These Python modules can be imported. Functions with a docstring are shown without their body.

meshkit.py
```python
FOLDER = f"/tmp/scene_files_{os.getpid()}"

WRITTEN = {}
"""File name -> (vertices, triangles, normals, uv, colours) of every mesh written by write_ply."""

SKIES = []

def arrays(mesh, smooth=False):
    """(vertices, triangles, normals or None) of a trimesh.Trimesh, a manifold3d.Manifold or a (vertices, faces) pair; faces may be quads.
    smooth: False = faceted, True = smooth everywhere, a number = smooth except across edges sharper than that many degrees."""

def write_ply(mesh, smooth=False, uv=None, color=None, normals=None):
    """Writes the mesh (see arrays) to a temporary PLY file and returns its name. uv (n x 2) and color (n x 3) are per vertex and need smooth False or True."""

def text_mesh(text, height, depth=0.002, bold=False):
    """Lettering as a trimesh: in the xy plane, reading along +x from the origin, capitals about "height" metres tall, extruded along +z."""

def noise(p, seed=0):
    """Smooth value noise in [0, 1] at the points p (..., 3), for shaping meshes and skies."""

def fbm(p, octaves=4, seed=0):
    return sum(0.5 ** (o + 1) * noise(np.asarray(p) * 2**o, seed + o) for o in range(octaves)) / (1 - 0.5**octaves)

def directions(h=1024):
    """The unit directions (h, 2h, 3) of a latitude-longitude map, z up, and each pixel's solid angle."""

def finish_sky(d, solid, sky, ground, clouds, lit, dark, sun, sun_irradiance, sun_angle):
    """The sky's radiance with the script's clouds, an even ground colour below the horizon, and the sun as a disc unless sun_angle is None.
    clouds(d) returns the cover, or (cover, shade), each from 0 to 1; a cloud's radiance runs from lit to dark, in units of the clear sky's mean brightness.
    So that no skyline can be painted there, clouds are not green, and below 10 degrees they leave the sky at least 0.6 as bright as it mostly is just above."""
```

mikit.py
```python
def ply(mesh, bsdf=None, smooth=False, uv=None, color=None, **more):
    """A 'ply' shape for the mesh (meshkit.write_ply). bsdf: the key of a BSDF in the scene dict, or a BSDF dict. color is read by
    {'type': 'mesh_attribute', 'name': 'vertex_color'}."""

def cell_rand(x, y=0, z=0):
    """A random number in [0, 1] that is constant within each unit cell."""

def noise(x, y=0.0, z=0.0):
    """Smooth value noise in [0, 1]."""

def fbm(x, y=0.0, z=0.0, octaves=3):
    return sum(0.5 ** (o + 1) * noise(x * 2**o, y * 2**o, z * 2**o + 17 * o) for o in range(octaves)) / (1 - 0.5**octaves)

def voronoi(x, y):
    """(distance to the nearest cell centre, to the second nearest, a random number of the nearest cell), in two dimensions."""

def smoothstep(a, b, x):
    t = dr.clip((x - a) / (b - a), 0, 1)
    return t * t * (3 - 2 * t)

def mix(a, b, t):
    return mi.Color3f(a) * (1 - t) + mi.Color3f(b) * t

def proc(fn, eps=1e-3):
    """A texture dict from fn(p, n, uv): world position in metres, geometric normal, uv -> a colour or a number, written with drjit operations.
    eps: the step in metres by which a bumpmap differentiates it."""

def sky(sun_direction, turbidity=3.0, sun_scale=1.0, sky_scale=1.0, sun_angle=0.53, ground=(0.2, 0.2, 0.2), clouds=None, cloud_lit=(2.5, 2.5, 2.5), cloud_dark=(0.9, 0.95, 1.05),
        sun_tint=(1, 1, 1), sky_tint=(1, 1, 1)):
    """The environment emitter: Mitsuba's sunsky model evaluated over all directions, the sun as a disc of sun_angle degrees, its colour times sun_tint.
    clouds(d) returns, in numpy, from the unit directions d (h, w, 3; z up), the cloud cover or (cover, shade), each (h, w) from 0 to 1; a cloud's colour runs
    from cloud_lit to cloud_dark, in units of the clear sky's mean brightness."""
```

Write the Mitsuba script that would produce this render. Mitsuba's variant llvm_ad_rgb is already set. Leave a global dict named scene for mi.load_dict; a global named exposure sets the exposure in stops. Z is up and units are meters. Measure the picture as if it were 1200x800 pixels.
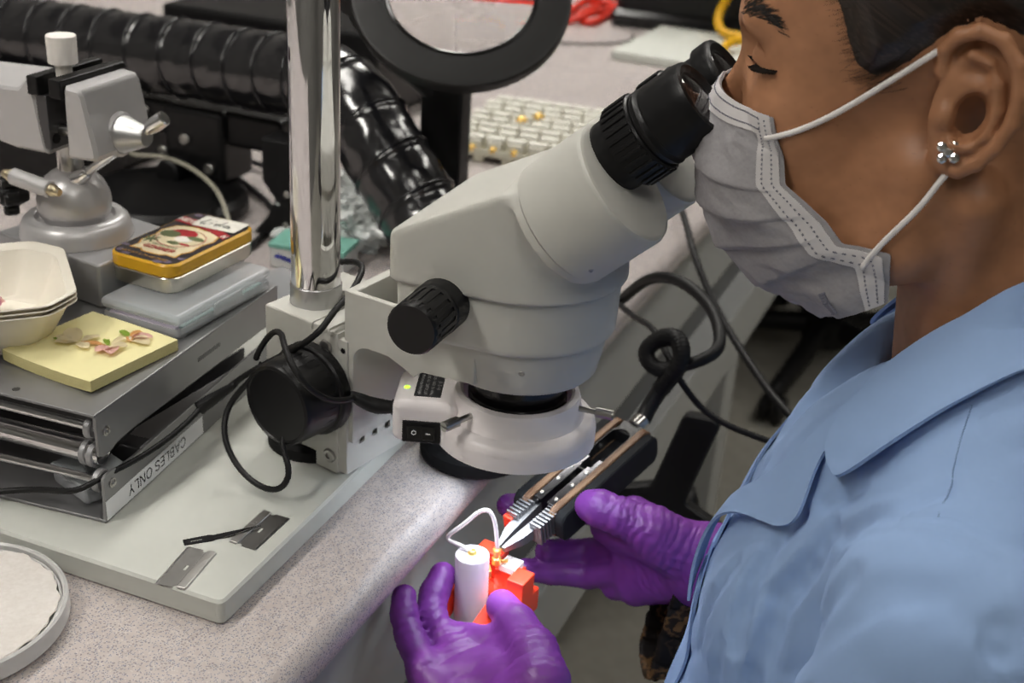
import math, random
import numpy as np, trimesh, shapely, shapely.geometry as sg
import manifold3d as m3
from scipy.interpolate import CubicSpline
import drjit as dr, mitsuba as mi
import mikit, meshkit

T = mi.ScalarTransform4f
S = 0.001                      # the script counts in millimetres; the bench top is z = 0, x leaves the bench, y runs along its edge
scene, labels = {}, {}
exposure = 0.55

# ------------------------------------------------------------------ camera
EYE = np.array([343.996, -476.855, 462.601])
FW = np.array([-0.31879866, 0.84380522, -0.43169453])
UP = np.array([-0.21255867, 0.38021061, 0.90014371])
scene['camera'] = {'type': 'thinlens', 'fov': 2 * math.degrees(math.atan(600 / 1469.767)), 'fov_axis': 'x',
                   'aperture_radius': 0.0024, 'focus_distance': 0.70, 'near_clip': 0.02, 'far_clip': 50.0,
                   'to_world': T().look_at(origin=(EYE * S).tolist(), target=((EYE + FW * 1000) * S).tolist(), up=UP.tolist())}

# ------------------------------------------------------------------ light: fluorescent panels in the ceiling, the room is otherwise closed
CEILING, FLOOR = 1850.0, -760.0
PANELS = [(-750, -1150, 260, 1200, 2.0), (-700, 500, 300, 1200, 1.0), (-700, 2200, 300, 1200, 1.8), (900, 500, 300, 1200, 0.5), (900, 2200, 300, 1200, 0.7), (900, -1300, 300, 1200, 0.7)]
PANEL_RADIANCE = 9.0
PANEL_COLOUR = (1.0, 0.965, 0.90)
RING_RADIANCE = 10.0
LED_INTENSITY = 0.0105

# ------------------------------------------------------------------ helpers
def lab(key, label, cat=None, group=None, kind=None):
    d = {'label': label} if label else {}
    if cat: d['category'] = cat
    if group: d['group'] = group
    if kind: d['kind'] = kind
    labels[key] = d

def unique(key):
    if key not in scene: return key
    k = 1
    while f'{key}_{k:03d}' in scene: k += 1
    return f'{key}_{k:03d}'

def add(key, mesh, mat, smooth=32, label=None, cat=None, group=None, kind=None, **more):
    key = unique(key)
    if isinstance(mesh, (list, tuple)) and not isinstance(mesh[0], np.ndarray):
        mesh = cat_(*mesh)
    if hasattr(mesh, 'to_mesh'): mesh = tm(mesh)
    if isinstance(mesh, tuple): mesh = trimesh.Trimesh(mesh[0], mesh[1], process=False)
    scene[key] = mikit.ply((np.asarray(mesh.vertices) * S, np.asarray(mesh.faces)), mat, smooth, **more)
    if label or kind: lab(key, label, cat, group, kind)
    return key

def tm(m):
    q = m.to_mesh()
    return trimesh.Trimesh(q.vert_properties[:, :3].astype(float), q.tri_verts, process=False)
def mf(mesh):
    mesh = trimesh.Trimesh(mesh.vertices, mesh.faces, process=True)
    return m3.Manifold(m3.Mesh(np.asarray(mesh.vertices, np.float32), np.asarray(mesh.faces, np.uint32)))
def cat_(*ms):
    return trimesh.util.concatenate([tm(m) if hasattr(m, 'to_mesh') else m for m in ms])

def unit(v):
    v = np.asarray(v, float); return v / np.linalg.norm(v)
def frame(o, z, x=None):
    """4x4 with the given z axis at o, x as near as possible to x."""
    z = unit(z); x = np.array([1.0, 0, 0]) if x is None else np.asarray(x, float)
    if abs(unit(x) @ z) > 0.99: x = np.array([0, 1.0, 0])
    x = unit(x - z * (x @ z)); y = np.cross(z, x)
    M = np.eye(4); M[:3, 0], M[:3, 1], M[:3, 2], M[:3, 3] = x, y, z, o
    return M
def put(mesh, M):
    if hasattr(mesh, 'to_mesh'): mesh = tm(mesh)
    mesh = mesh.copy(); mesh.apply_transform(M); return mesh
def rotz(deg, o=(0, 0, 0)):
    M = np.eye(4); c, s = math.cos(math.radians(deg)), math.sin(math.radians(deg))
    M[:2, :2] = [[c, -s], [s, c]]; M[:3, 3] = o; return M
def rot(axis, deg, o=(0, 0, 0)):
    M = trimesh.transformations.rotation_matrix(math.radians(deg), axis); M[:3, 3] = o; return M

ICO = np.asarray(trimesh.creation.icosphere(subdivisions=2).vertices)
ICO1 = np.asarray(trimesh.creation.icosphere(subdivisions=1).vertices)
def box(x0, x1, y0, y1, z0, z1, r=1.0, fine=False):
    """Box with rounded edges."""
    r = min(r, abs(x1 - x0) / 2.01, abs(y1 - y0) / 2.01, abs(z1 - z0) / 2.01)
    if r <= 0.05:
        b = trimesh.creation.box((x1 - x0, y1 - y0, z1 - z0)); b.apply_translation(((x0 + x1) / 2, (y0 + y1) / 2, (z0 + z1) / 2)); return b
    sph = ICO if fine else ICO1
    p = np.array([[x, y, z] for x in (x0 + r, x1 - r) for y in (y0 + r, y1 - r) for z in (z0 + r, z1 - r)])
    q = m3.Manifold.hull_points((p[:, None] + sph[None] * r).reshape(-1, 3).astype(np.float32))
    return tm(q)
def hull(pts):
    return tm(m3.Manifold.hull_points(np.asarray(pts, np.float32)))

def lathe(profile, n=64):
    """Closed surface of revolution about z through (r, z) points from the bottom axis to the top (r may be 0 at the ends)."""
    p = np.asarray(profile, float)
    if p[0, 0] > 1e-6: p = np.vstack([[0, p[0, 1]], p])
    if p[-1, 0] > 1e-6: p = np.vstack([p, [0, p[-1, 1]]])
    a = np.arange(n) * 2 * np.pi / n
    v, f = [[0, 0, p[0, 1]]], []
    for r, z in p[1:-1]: v += np.stack([r * np.cos(a), r * np.sin(a), 0 * a + z], 1).tolist()
    v.append([0, 0, p[-1, 1]]); m = len(p) - 2; e = len(v) - 1
    i = np.arange(n); j = (i + 1) % n
    f.append(np.stack([0 * i, 1 + j, 1 + i], 1))
    for k in range(m - 1):
        A, B = 1 + k * n, 1 + (k + 1) * n
        f.append(np.stack([A + i, A + j, B + j], 1)); f.append(np.stack([A + i, B + j, B + i], 1))
    A = 1 + (m - 1) * n
    f.append(np.stack([A + i, A + j, 0 * i + e], 1))
    return trimesh.Trimesh(np.array(v), np.vstack(f), process=False)
def ringlathe(profile, n=64):
    """Surface of revolution of a closed (r, z) loop, counter-clockwise seen with r to the right."""
    p = np.asarray(profile, float); m = len(p); a = np.arange(n) * 2 * np.pi / n
    v = np.stack([p[:, None, 0] * np.cos(a), p[:, None, 0] * np.sin(a), np.broadcast_to(p[:, None, 1], (m, n))], -1).reshape(-1, 3)
    i = np.arange(n); j = (i + 1) % n; f = []
    for k in range(m):
        A, B = k * n, ((k + 1) % m) * n
        f += [np.stack([A + i, A + j, B + j], 1), np.stack([A + i, B + j, B + i], 1)]
    return trimesh.Trimesh(v, np.vstack(f), process=False)
def cyl(p0, p1, r, bevel=0.4, n=32, r1=None):
    p0, p1 = np.asarray(p0, float), np.asarray(p1, float); L = np.linalg.norm(p1 - p0); r1 = r if r1 is None else r1
    b = min(bevel, r * .9, r1 * .9, L * .45)
    prof = [(r, 0), (r1, L)] if b <= 0 else [(r - b, 0), (r, b), (r1, L - b), (r1 - b, L)]
    return put(lathe(prof, n), frame(p0, p1 - p0))
def turned(p0, d, prof, n=48):
    return put(lathe(prof, n), frame(p0, d))

def spline(pts, n=60):
    p = np.asarray(pts, float); t = np.r_[0, np.cumsum(np.linalg.norm(np.diff(p, axis=0), axis=1) ** 0.7)]
    return CubicSpline(t, p)(np.linspace(0, t[-1], n))
def tube(pts, r, n=60, sides=10, smooth=True, flat=None):
    """A round tube along a path; r a number or one per path point."""
    p = np.asarray(pts, float); rr = np.broadcast_to(np.asarray(r, float), (len(p),))
    if smooth:
        t = np.r_[0, np.cumsum(np.linalg.norm(np.diff(p, axis=0), axis=1) ** 0.7)]; s = np.linspace(0, t[-1], n)
        p, rr = CubicSpline(t, p)(s), np.interp(s, t, rr)
    tg = np.gradient(p, axis=0); tg /= np.linalg.norm(tg, axis=1, keepdims=True)
    a = np.cross(tg[0], [0, 0, 1.0] if abs(tg[0, 2]) < .9 else [1.0, 0, 0]); a /= np.linalg.norm(a); A = [a]
    for k in range(1, len(p)):
        a = a - tg[k] * (a @ tg[k]); a /= np.linalg.norm(a); A.append(a)
    A = np.array(A); B = np.cross(tg, A); th = np.arange(sides) * 2 * np.pi / sides
    ring = p[:, None] + rr[:, None, None] * (np.cos(th)[None, :, None] * A[:, None] + np.sin(th)[None, :, None] * B[:, None])
    v = np.vstack([ring.reshape(-1, 3), p[:1], p[-1:]]); i, j = np.meshgrid(np.arange(len(p) - 1), np.arange(sides), indexing='ij'); j2 = (j + 1) % sides
    q = np.stack([i * sides + j, i * sides + j2, (i + 1) * sides + j2, (i + 1) * sides + j], -1).reshape(-1, 4)
    f = [q[:, [0, 1, 2]], q[:, [0, 2, 3]]]; k = np.arange(sides); k2 = (k + 1) % sides; N = len(p) * sides
    f += [np.stack([0 * k + N, k2, k], 1), np.stack([0 * k + N + 1, N - sides + k, N - sides + k2], 1)]
    return trimesh.Trimesh(v, np.vstack(f), process=False)

def offset_loop(p, d):
    p = np.asarray(p, float); e = np.roll(p, -1, 0) - p; e /= np.linalg.norm(e, axis=1, keepdims=True) + 1e-12
    n1 = np.stack([e[:, 1], -e[:, 0]], 1); n0 = np.roll(n1, 1, 0); b = n0 + n1
    b /= np.maximum((b * n1).sum(1, keepdims=True), 0.35) + 1e-12
    return p + b * d
def extr(poly, h, bevel=0.0):
    """Extrude a 2D outline (points, counter-clockwise, no holes) along +z, with a small chamfer top and bottom."""
    p = np.asarray(poly, float)
    if sg.Polygon(p).exterior.is_ccw is False: p = p[::-1]
    lay = [(0, p), (h, p)] if bevel <= 0 else [(0, offset_loop(p, -bevel)), (bevel, p), (h - bevel, p), (h, offset_loop(p, -bevel))]
    n = len(p); v = np.vstack([np.c_[q, np.full(n, z)] for z, q in lay]); i = np.arange(n); j = (i + 1) % n; f = []
    for k in range(len(lay) - 1):
        A, B = k * n, (k + 1) * n
        f += [np.stack([A + i, A + j, B + j], 1), np.stack([A + i, B + j, B + i], 1)]
    for k, flip in ((0, True), (len(lay) - 1, False)):
        _, tri = trimesh.creation.triangulate_polygon(sg.Polygon(lay[k][1]), engine='earcut')
        # earcut keeps the outline's order
        vv, _ = trimesh.creation.triangulate_polygon(sg.Polygon(lay[k][1]), engine='earcut')
        idx = np.array([np.argmin(((lay[k][1] - q) ** 2).sum(1)) for q in vv]); tri = idx[tri]
        a = lay[k][1][tri]; area = (a[:, 1, 0] - a[:, 0, 0]) * (a[:, 2, 1] - a[:, 0, 1]) - (a[:, 2, 0] - a[:, 0, 0]) * (a[:, 1, 1] - a[:, 0, 1])
        tri = np.where((area < 0)[:, None], tri[:, ::-1], tri)
        f.append((tri[:, ::-1] if flip else tri) + k * n)
    return trimesh.Trimesh(v, np.vstack(f), process=False)
def rrect(w, h, r, n=6, cx=0, cy=0):
    out = []
    for sx, sy, a0 in ((1, 1, 0), (-1, 1, 90), (-1, -1, 180), (1, -1, 270)):
        for k in range(n + 1):
            a = math.radians(a0 + 90 * k / n); out.append((cx + sx * (w / 2 - r) + r * math.cos(a), cy + sy * (h / 2 - r) + r * math.sin(a)))
    return np.array(out)
def circ(r, n=48, cx=0, cy=0, a0=0, a1=360):
    a = np.radians(np.linspace(a0, a1, n, endpoint=(a1 - a0 != 360))); return np.stack([cx + r * np.cos(a), cy + r * np.sin(a)], 1)

# signed distance modelling: numpy surface nets
def nets(f, lo, hi, h):
    lo, hi = np.asarray(lo, float), np.asarray(hi, float); n = np.ceil((hi - lo) / h).astype(int) + 1
    ax = [lo[k] + h * np.arange(n[k]) for k in range(3)]
    G = np.stack(np.meshgrid(*ax, indexing='ij'), -1).astype(np.float32)
    D = np.empty(n, np.float32)
    for i in range(0, n[0], 16): D[i:i + 16] = f(G[i:i + 16])
    c = np.stack([D[a:n[0] - 1 + a, b:n[1] - 1 + b, g:n[2] - 1 + g] for a in (0, 1) for b in (0, 1) for g in (0, 1)], -1)
    act = (c.min(-1) < 0) & (c.max(-1) >= 0); idx = -np.ones(act.shape, int); w = np.argwhere(act); idx[act] = np.arange(len(w))
    d = c[act]; off = np.array([[a, b, g] for a in (0, 1) for b in (0, 1) for g in (0, 1)], float)
    acc, cnt = np.zeros((len(w), 3)), np.zeros(len(w))
    for i in range(8):
        for j in range(i + 1, 8):
            if np.abs(off[i] - off[j]).sum() != 1: continue
            s = (d[:, i] < 0) != (d[:, j] < 0); t = d[s, i] / (d[s, i] - d[s, j])
            acc[s] += off[i] + (off[j] - off[i]) * t[:, None]; cnt[s] += 1
    v = lo + h * (w + acc / cnt[:, None]); F = []
    for k in range(3):
        a, b = [(1, 2), (2, 0), (0, 1)][k]
        sl = [slice(1, n[q] - 1) for q in range(3)]; sl[k] = slice(0, n[k] - 1); s2 = list(sl); s2[k] = slice(1, n[k])
        A, B = D[tuple(sl)], D[tuple(s2)]; base = np.array([0 if q == k else 1 for q in range(3)])
        for inside, flip in (((A < 0) & (B >= 0), False), ((A >= 0) & (B < 0), True)):
            p = np.argwhere(inside) + base
            if not len(p): continue
            da, db = np.eye(3, dtype=int)[a], np.eye(3, dtype=int)[b]
            q = np.stack([idx[tuple((p - da - db).T)], idx[tuple((p - db).T)], idx[tuple(p.T)], idx[tuple((p - da).T)]], 1)
            F.append(q[:, ::-1] if flip else q)
    F = np.vstack(F); F = np.vstack([F[:, [0, 1, 2]], F[:, [0, 2, 3]]])
    return trimesh.Trimesh(v, F, process=False)
def smin(a, b, k):
    h = np.clip(0.5 + 0.5 * (b - a) / k, 0, 1); return b + (a - b) * h - k * h * (1 - h)
def smax(a, b, k): return -smin(-a, -b, k)
def sd_cap(p, a, b, ra, rb=None):
    """Capsule with a radius that runs from ra to rb."""
    a, b = np.asarray(a, np.float32), np.asarray(b, np.float32); rb = ra if rb is None else rb
    ab = b - a; t = np.clip(((p - a) @ ab) / (ab @ ab), 0, 1)
    return np.linalg.norm(p - a - t[..., None] * ab, axis=-1) - (ra + (rb - ra) * t)
def sd_ell(p, c, r, M=None):
    q = p - np.asarray(c, np.float32)
    if M is not None: q = q @ np.asarray(M, np.float32)
    r = np.asarray(r, np.float32); k0 = np.linalg.norm(q / r, axis=-1); k1 = np.linalg.norm(q / (r * r), axis=-1) + 1e-9
    return k0 * (k0 - 1) / k1
def sd_poly(x, y, poly):
    """Signed distance to a 2D polygon."""
    poly = np.asarray(poly, np.float32); d = np.full(x.shape, 1e9, np.float32); s = np.ones(x.shape, np.float32); n = len(poly)
    for i in range(n):
        a, b = poly[i], poly[i - 1]; ex, ey = b - a; wx, wy = x - a[0], y - a[1]
        t = np.clip((wx * ex + wy * ey) / (ex * ex + ey * ey + 1e-12), 0, 1)
        d = np.minimum(d, (wx - ex * t) ** 2 + (wy - ey * t) ** 2)
        c1, c2, c3 = y >= a[1], y < b[1], ex * wy > ey * wx
        s = np.where((c1 & c2 & c3) | (~c1 & ~c2 & ~c3), -s, s)
    return s * np.sqrt(d)

# ------------------------------------------------------------------ materials
def rgb(c): return {'type': 'rgb', 'value': [float(x) for x in c]}
def srgb(r, g, b):
    f = lambda c: c / 12.92 if c <= 0.04045 else ((c + 0.055) / 1.055) ** 2.4
    return (f(r / 255), f(g / 255), f(b / 255))
def pr(color, rough=0.5, spec=0.5, metal=0.0, **kw):
    d = {'type': 'principled', 'base_color': color if isinstance(color, dict) else rgb(color), 'roughness': rough if isinstance(rough, dict) else float(rough), 'specular': float(spec), 'metallic': float(metal)}
    d.update(kw); return {'type': 'twosided', 'bsdf': d}
def mat(name, bsdf): scene[name] = bsdf; return name
def bump(bsdf, fn, eps=2e-4):
    inner = bsdf['bsdf'] if bsdf.get('type') == 'twosided' else bsdf
    return {'type': 'twosided', 'bsdf': {'type': 'bumpmap', 'arbitrary': mikit.proc(fn, eps), 'scale': 1.0, 'bsdf': inner}}

mat('m_scope', pr((0.50, 0.495, 0.455), 0.42, 0.45))
mat('m_base', pr((0.49, 0.50, 0.46), 0.45, 0.4))
mat('m_black', pr((0.006, 0.006, 0.0065), 0.36, 0.28))
mat('m_gloss_black', pr((0.005, 0.005, 0.0055), 0.12, 0.4))
mat('m_rubber', pr((0.007, 0.007, 0.0075), 0.5, 0.3))
mat('m_matte_black', pr((0.006, 0.006, 0.0065), 0.7, 0.2))
mat('m_chrome', pr((0.78, 0.78, 0.79), 0.04, 0.5, 1.0))
mat('m_steel', pr((0.52, 0.51, 0.49), 0.22, 0.5, 1.0))
mat('m_brushed', pr((0.50, 0.50, 0.50), 0.38, 0.5, 1.0))
mat('m_screw', pr((0.45, 0.44, 0.42), 0.3, 0.5, 1.0))
mat('m_alu_paint', pr((0.36, 0.36, 0.37), 0.42, 0.5, 0.55))
mat('m_ring_white', pr((0.78, 0.735, 0.735), 0.35, 0.5))
mat('m_white', pr((0.78, 0.77, 0.75), 0.4, 0.5))
mat('m_print_white', pr((0.8, 0.8, 0.8), 0.6, 0.2))
mat('m_print_grey', pr((0.35, 0.35, 0.35), 0.6, 0.2))
mat('m_print_black', pr((0.015, 0.015, 0.018), 0.6, 0.2))
mat('m_gold', pr((0.88, 0.60, 0.18), 0.25, 0.5, 0.75))
mat('m_lens', pr((0.006, 0.004, 0.005), 0.05, 0.7))

def text_on(key, text, h, M, matname, depth=0.15, bold=False, centre=True):
    """Lettering lifted just above a surface; M takes the text's plane to the world."""
    t = meshkit.text_mesh(text, h, depth, bold)
    if centre:
        b = t.bounds; t.apply_translation((-(b[0, 0] + b[1, 0]) / 2, -(b[0, 1] + b[1, 1]) / 2, 0))
    return add(key, put(t, M), matname, False)

def screw(key, o, d, r=2.2, h=1.2, m='m_screw'):
    """Round head with a hex socket."""
    head = mf(lathe([(r - .4, 0), (r, .3), (r, h * .6), (r * .8, h)], 24)) - mf(put(extr(circ(r * .5, 6), 2), frame((0, 0, h * .35), (0, 0, 1))))
    return add(key, put(head, frame(o, d)), m, 30)
# ------------------------------------------------------------------ the room
def floor_tex(p, n, uv):
    a = mikit.fbm(p.x * 60, p.y * 60, 0.0, octaves=3)
    return mikit.mix((0.36, 0.345, 0.30), (0.42, 0.405, 0.355), a)
mat('m_floor', pr(mikit.proc(floor_tex), 0.35, 0.4))
mat('m_wall', pr((0.22, 0.215, 0.205), 0.8, 0.2))
mat('m_ceiling', pr((0.45, 0.45, 0.44), 0.9, 0.2))
X0, X1, Y0, Y1 = -1750.0, 2600.0, -2400.0, 3600.0
add('floor', box(X0, X1, Y0, Y1, FLOOR - 50, FLOOR, 0), 'm_floor', False, 'pale grey vinyl floor', kind='structure')
add('ceiling', box(X0, X1, Y0, Y1, CEILING, CEILING + 50, 0), 'm_ceiling', False, 'white ceiling with fluorescent panels', kind='structure')
for nm, b in (('left', (X0 - 50, X0, Y0, Y1)), ('right', (X1, X1 + 50, Y0, Y1)), ('front', (X0, X1, Y0 - 50, Y0)), ('back', (X0, X1, Y1, Y1 + 50))):
    add('wall_' + nm, box(*b, FLOOR, CEILING, 0), 'm_wall', False, 'off-white laboratory wall', kind='structure')
PANEL_NAMES = ['over the bench, nearest the camera', 'over the bench, above the microscope', 'over the far end of the bench', 'over the aisle, above the person', 'over the far end of the aisle', 'over the aisle, nearest the camera']
for px, py, w, l, k in PANELS:
    t = unique('ceiling_light__frame').split('__')[0] if 'ceiling_light__frame' not in scene else 'ceiling_light_%03d' % (1 + sum(q.startswith('ceiling_light') and q.endswith('__frame') for q in scene) - 0)
    fr = mf(box(px - w / 2 - 25, px + w / 2 + 25, py - l / 2 - 25, py + l / 2 + 25, CEILING - 30, CEILING - 1, 2)) - mf(box(px - w / 2, px + w / 2, py - l / 2, py + l / 2, CEILING - 40, CEILING - 8, 0))
    add(t + '__frame', fr, 'm_white', 30)
    pan = trimesh.Trimesh(np.array([[px - w / 2, py - l / 2, CEILING - 12], [px + w / 2, py - l / 2, CEILING - 12], [px + w / 2, py + l / 2, CEILING - 12], [px - w / 2, py + l / 2, CEILING - 12]]), [[0, 2, 1], [0, 3, 2]])
    add(t + '__diffuser', pan, 'm_white', False, emitter={'type': 'area', 'radiance': rgb(np.array(PANEL_COLOUR) * PANEL_RADIANCE * k)})
    lab(t, 'fluorescent ceiling light panel ' + PANEL_NAMES[len([q for q in labels if q.startswith('ceiling_light')])], 'ceiling light', 'fluorescent ceiling lights')

# ------------------------------------------------------------------ the bench
def laminate(p, n, uv):
    x, y, z = p.x * 1000, p.y * 1000, p.z * 1000
    base = mikit.mix((0.43, 0.375, 0.355), (0.50, 0.45, 0.43), mikit.fbm(x / 5, y / 5, z / 5, octaves=2))
    d1, e1, w1 = mikit.voronoi((x - z * .95) / 1.3, y / 1.3)
    d2, e2, w2 = mikit.voronoi((x - z * .95) / 2.2 + 31, y / 2.2 + 7)
    blue = (1 - mikit.smoothstep(0.22, 0.40, d1)) * dr.select(w1 > 0.62, 1.0, 0.0)
    dark = (1 - mikit.smoothstep(0.2, 0.36, d2)) * dr.select(w2 < 0.35, 1.0, 0.0)
    c = mikit.mix(base, (0.17, 0.20, 0.28), blue * 0.75)
    c = mikit.mix(c, (0.20, 0.18, 0.20), dark * 0.6)
    warm = dr.select((w1 > 0.25) & (w1 < 0.36), 1.0, 0.0) * (1 - mikit.smoothstep(0.25, 0.4, d1))
    return mikit.mix(c, (0.60, 0.56, 0.53), warm * 0.6)
mat('m_laminate', pr(mikit.proc(laminate), 0.34, 0.45))
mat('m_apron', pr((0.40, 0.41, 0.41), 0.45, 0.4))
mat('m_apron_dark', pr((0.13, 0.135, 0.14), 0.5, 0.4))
BR = rotz(-1.2, (57, 0, 0))             # the bench's own frame: x = 0 is its front edge
def prism_y(poly, y0, y1, bevel=0.0):
    """Extrude an (x, z) outline along y."""
    m = extr(np.asarray(poly, float) * [1, 1], y1 - y0, bevel)
    M = np.array([[1, 0, 0, 0], [0, 0, -1, y1], [0, 1, 0, 0], [0, 0, 0, 1.0]])
    return put(m, M)
R = 15
edge = [(-R + R * math.cos(a), -R + R * math.sin(a)) for a in np.radians(np.linspace(90, -60, 16))]
top = [(-1700, 0)] + edge + [(-24, -31), (-1700, -31)]
for ya, yb in ((-900, 1392), (1396, 3300)): add('workbench__worktop', put(prism_y(top[::-1], ya, yb, 1.5), BR), 'm_laminate', 25)
add('workbench__apron_panel', put(box(-70, -26, -900, 3300, -158, -31, 1.5), BR), 'm_apron')
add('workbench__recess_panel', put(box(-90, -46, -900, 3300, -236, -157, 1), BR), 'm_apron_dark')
add('workbench__support_rail', put(box(-95, -12, -900, 3300, -325, -235, 3), BR), 'm_apron')
for y in (1190, 2620):
    add('workbench__leg', put(box(-95, -25, y, y + 70, FLOOR, -324, 3), BR), 'm_apron')
for y in (1230, 2500):
    add('workbench__side_panel', put(box(-700, -60, y, y + 25, FLOOR, -324, 2), BR), 'm_apron')
lab('workbench', 'long laboratory bench with a speckled grey laminate top and grey metal apron', 'workbench')

# ------------------------------------------------------------------ the stereo microscope
AX = np.array([100.5, 183.6]); POLE = np.array([-45.4, 183.6]); BT = 16.5
base = extr(rrect(250, 330, 5, 4, -125, 165), BT, 1.6)
add('stereo_microscope__base_plate', base, 'm_base', 40)
add('stereo_microscope__base_disc', put(lathe([(33, 0), (34, 1), (34, 8), (31, 11), (20, 11)], 64), frame((*POLE, BT), (0, 0, 1))), 'm_matte_black')
add('stereo_microscope__pole', turned((*POLE, BT + 8), (0, 0, 1), [(16, 0), (16, 600), (14, 601)], 96), 'm_chrome', 30)
add('stereo_microscope__pole_sleeve', turned((*POLE, 121), (0, 0, 1), [(18.0, 0), (17.8, .8), (17.0, 1.2), (17.0, 14), (16.6, 14.6), (16.1, 14.6)], 64), 'm_brushed', 30)
# focus block around the pole, turned a little on it
MB = rotz(-13, (-7, 147, 0))          # block frame: origin at its right front corner
def blkbox(*q, r=1.4): return put(box(*q, r), MB)
blk = mf(blkbox(-66, -2, 0, 76, 28, 122)) - mf(blkbox(-24, -22.8, -5, 90, 117, 130, r=0)) - mf(blkbox(-9.5, 3, -5, 90, 120.4, 130, r=0))
blk = blk + mf(blkbox(-22, -2, 0, 70, 17.6, 29, r=1.2)) - mf(put(cyl((-38, 36, 20), (-38, 36, 130), 15.9, 0, 48), MB))
add('stereo_microscope__focus_block', blk, 'm_scope', 30)
sl = mf(blkbox(-3, 5, 1, 67, 19.5, 117, r=0.8)) - mf(blkbox(-5, 3.4, 6, 72, 21.5, 43, r=0))
for k in range(4): sl = sl - mf(blkbox(-5, 9, 13 + k * 13, 18.5 + k * 13, 38, 46, r=0))
add('stereo_microscope__slide', sl, 'm_scope', 30)
MA = rotz(-10, (-5, 149, 0))
arc = [(13 + 12 * math.cos(t), 104 + 12 * math.sin(t)) for t in np.radians(np.linspace(90, 180, 10))]
outline = [(0, 44), (7, 44), (7, 46)] ; fw_ = [(0, 44), (7, 44)] + [(x + 6, z) for x, z in arc[::-1]] + [(34, 116), (45, 112), (54, 108), (60, 113), (98, 117), (98, 142), (84, 151), (0, 151)]
arm = mf(put(prism_y(fw_, 0, 4.5, 0.5), MA)) + mf(put(box(0, 7, 0.5, 66.5, 44, 151, 1.0), MA)) + mf(put(box(0.5, 98, 62, 66.5, 44, 151, 1.0), MA) if False else put(prism_y([(0, 44), (40, 44), (60, 113), (98, 117), (98, 142), (84, 151), (0, 151)], 62, 66.5, 0.5), MA))
ringm = mf(put(ringlathe([(44, 114), (47, 113.2), (48.4, 115), (53, 138), (53, 144), (44, 144)], 96), frame((*AX, 0), (0, 0, 1))))
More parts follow.
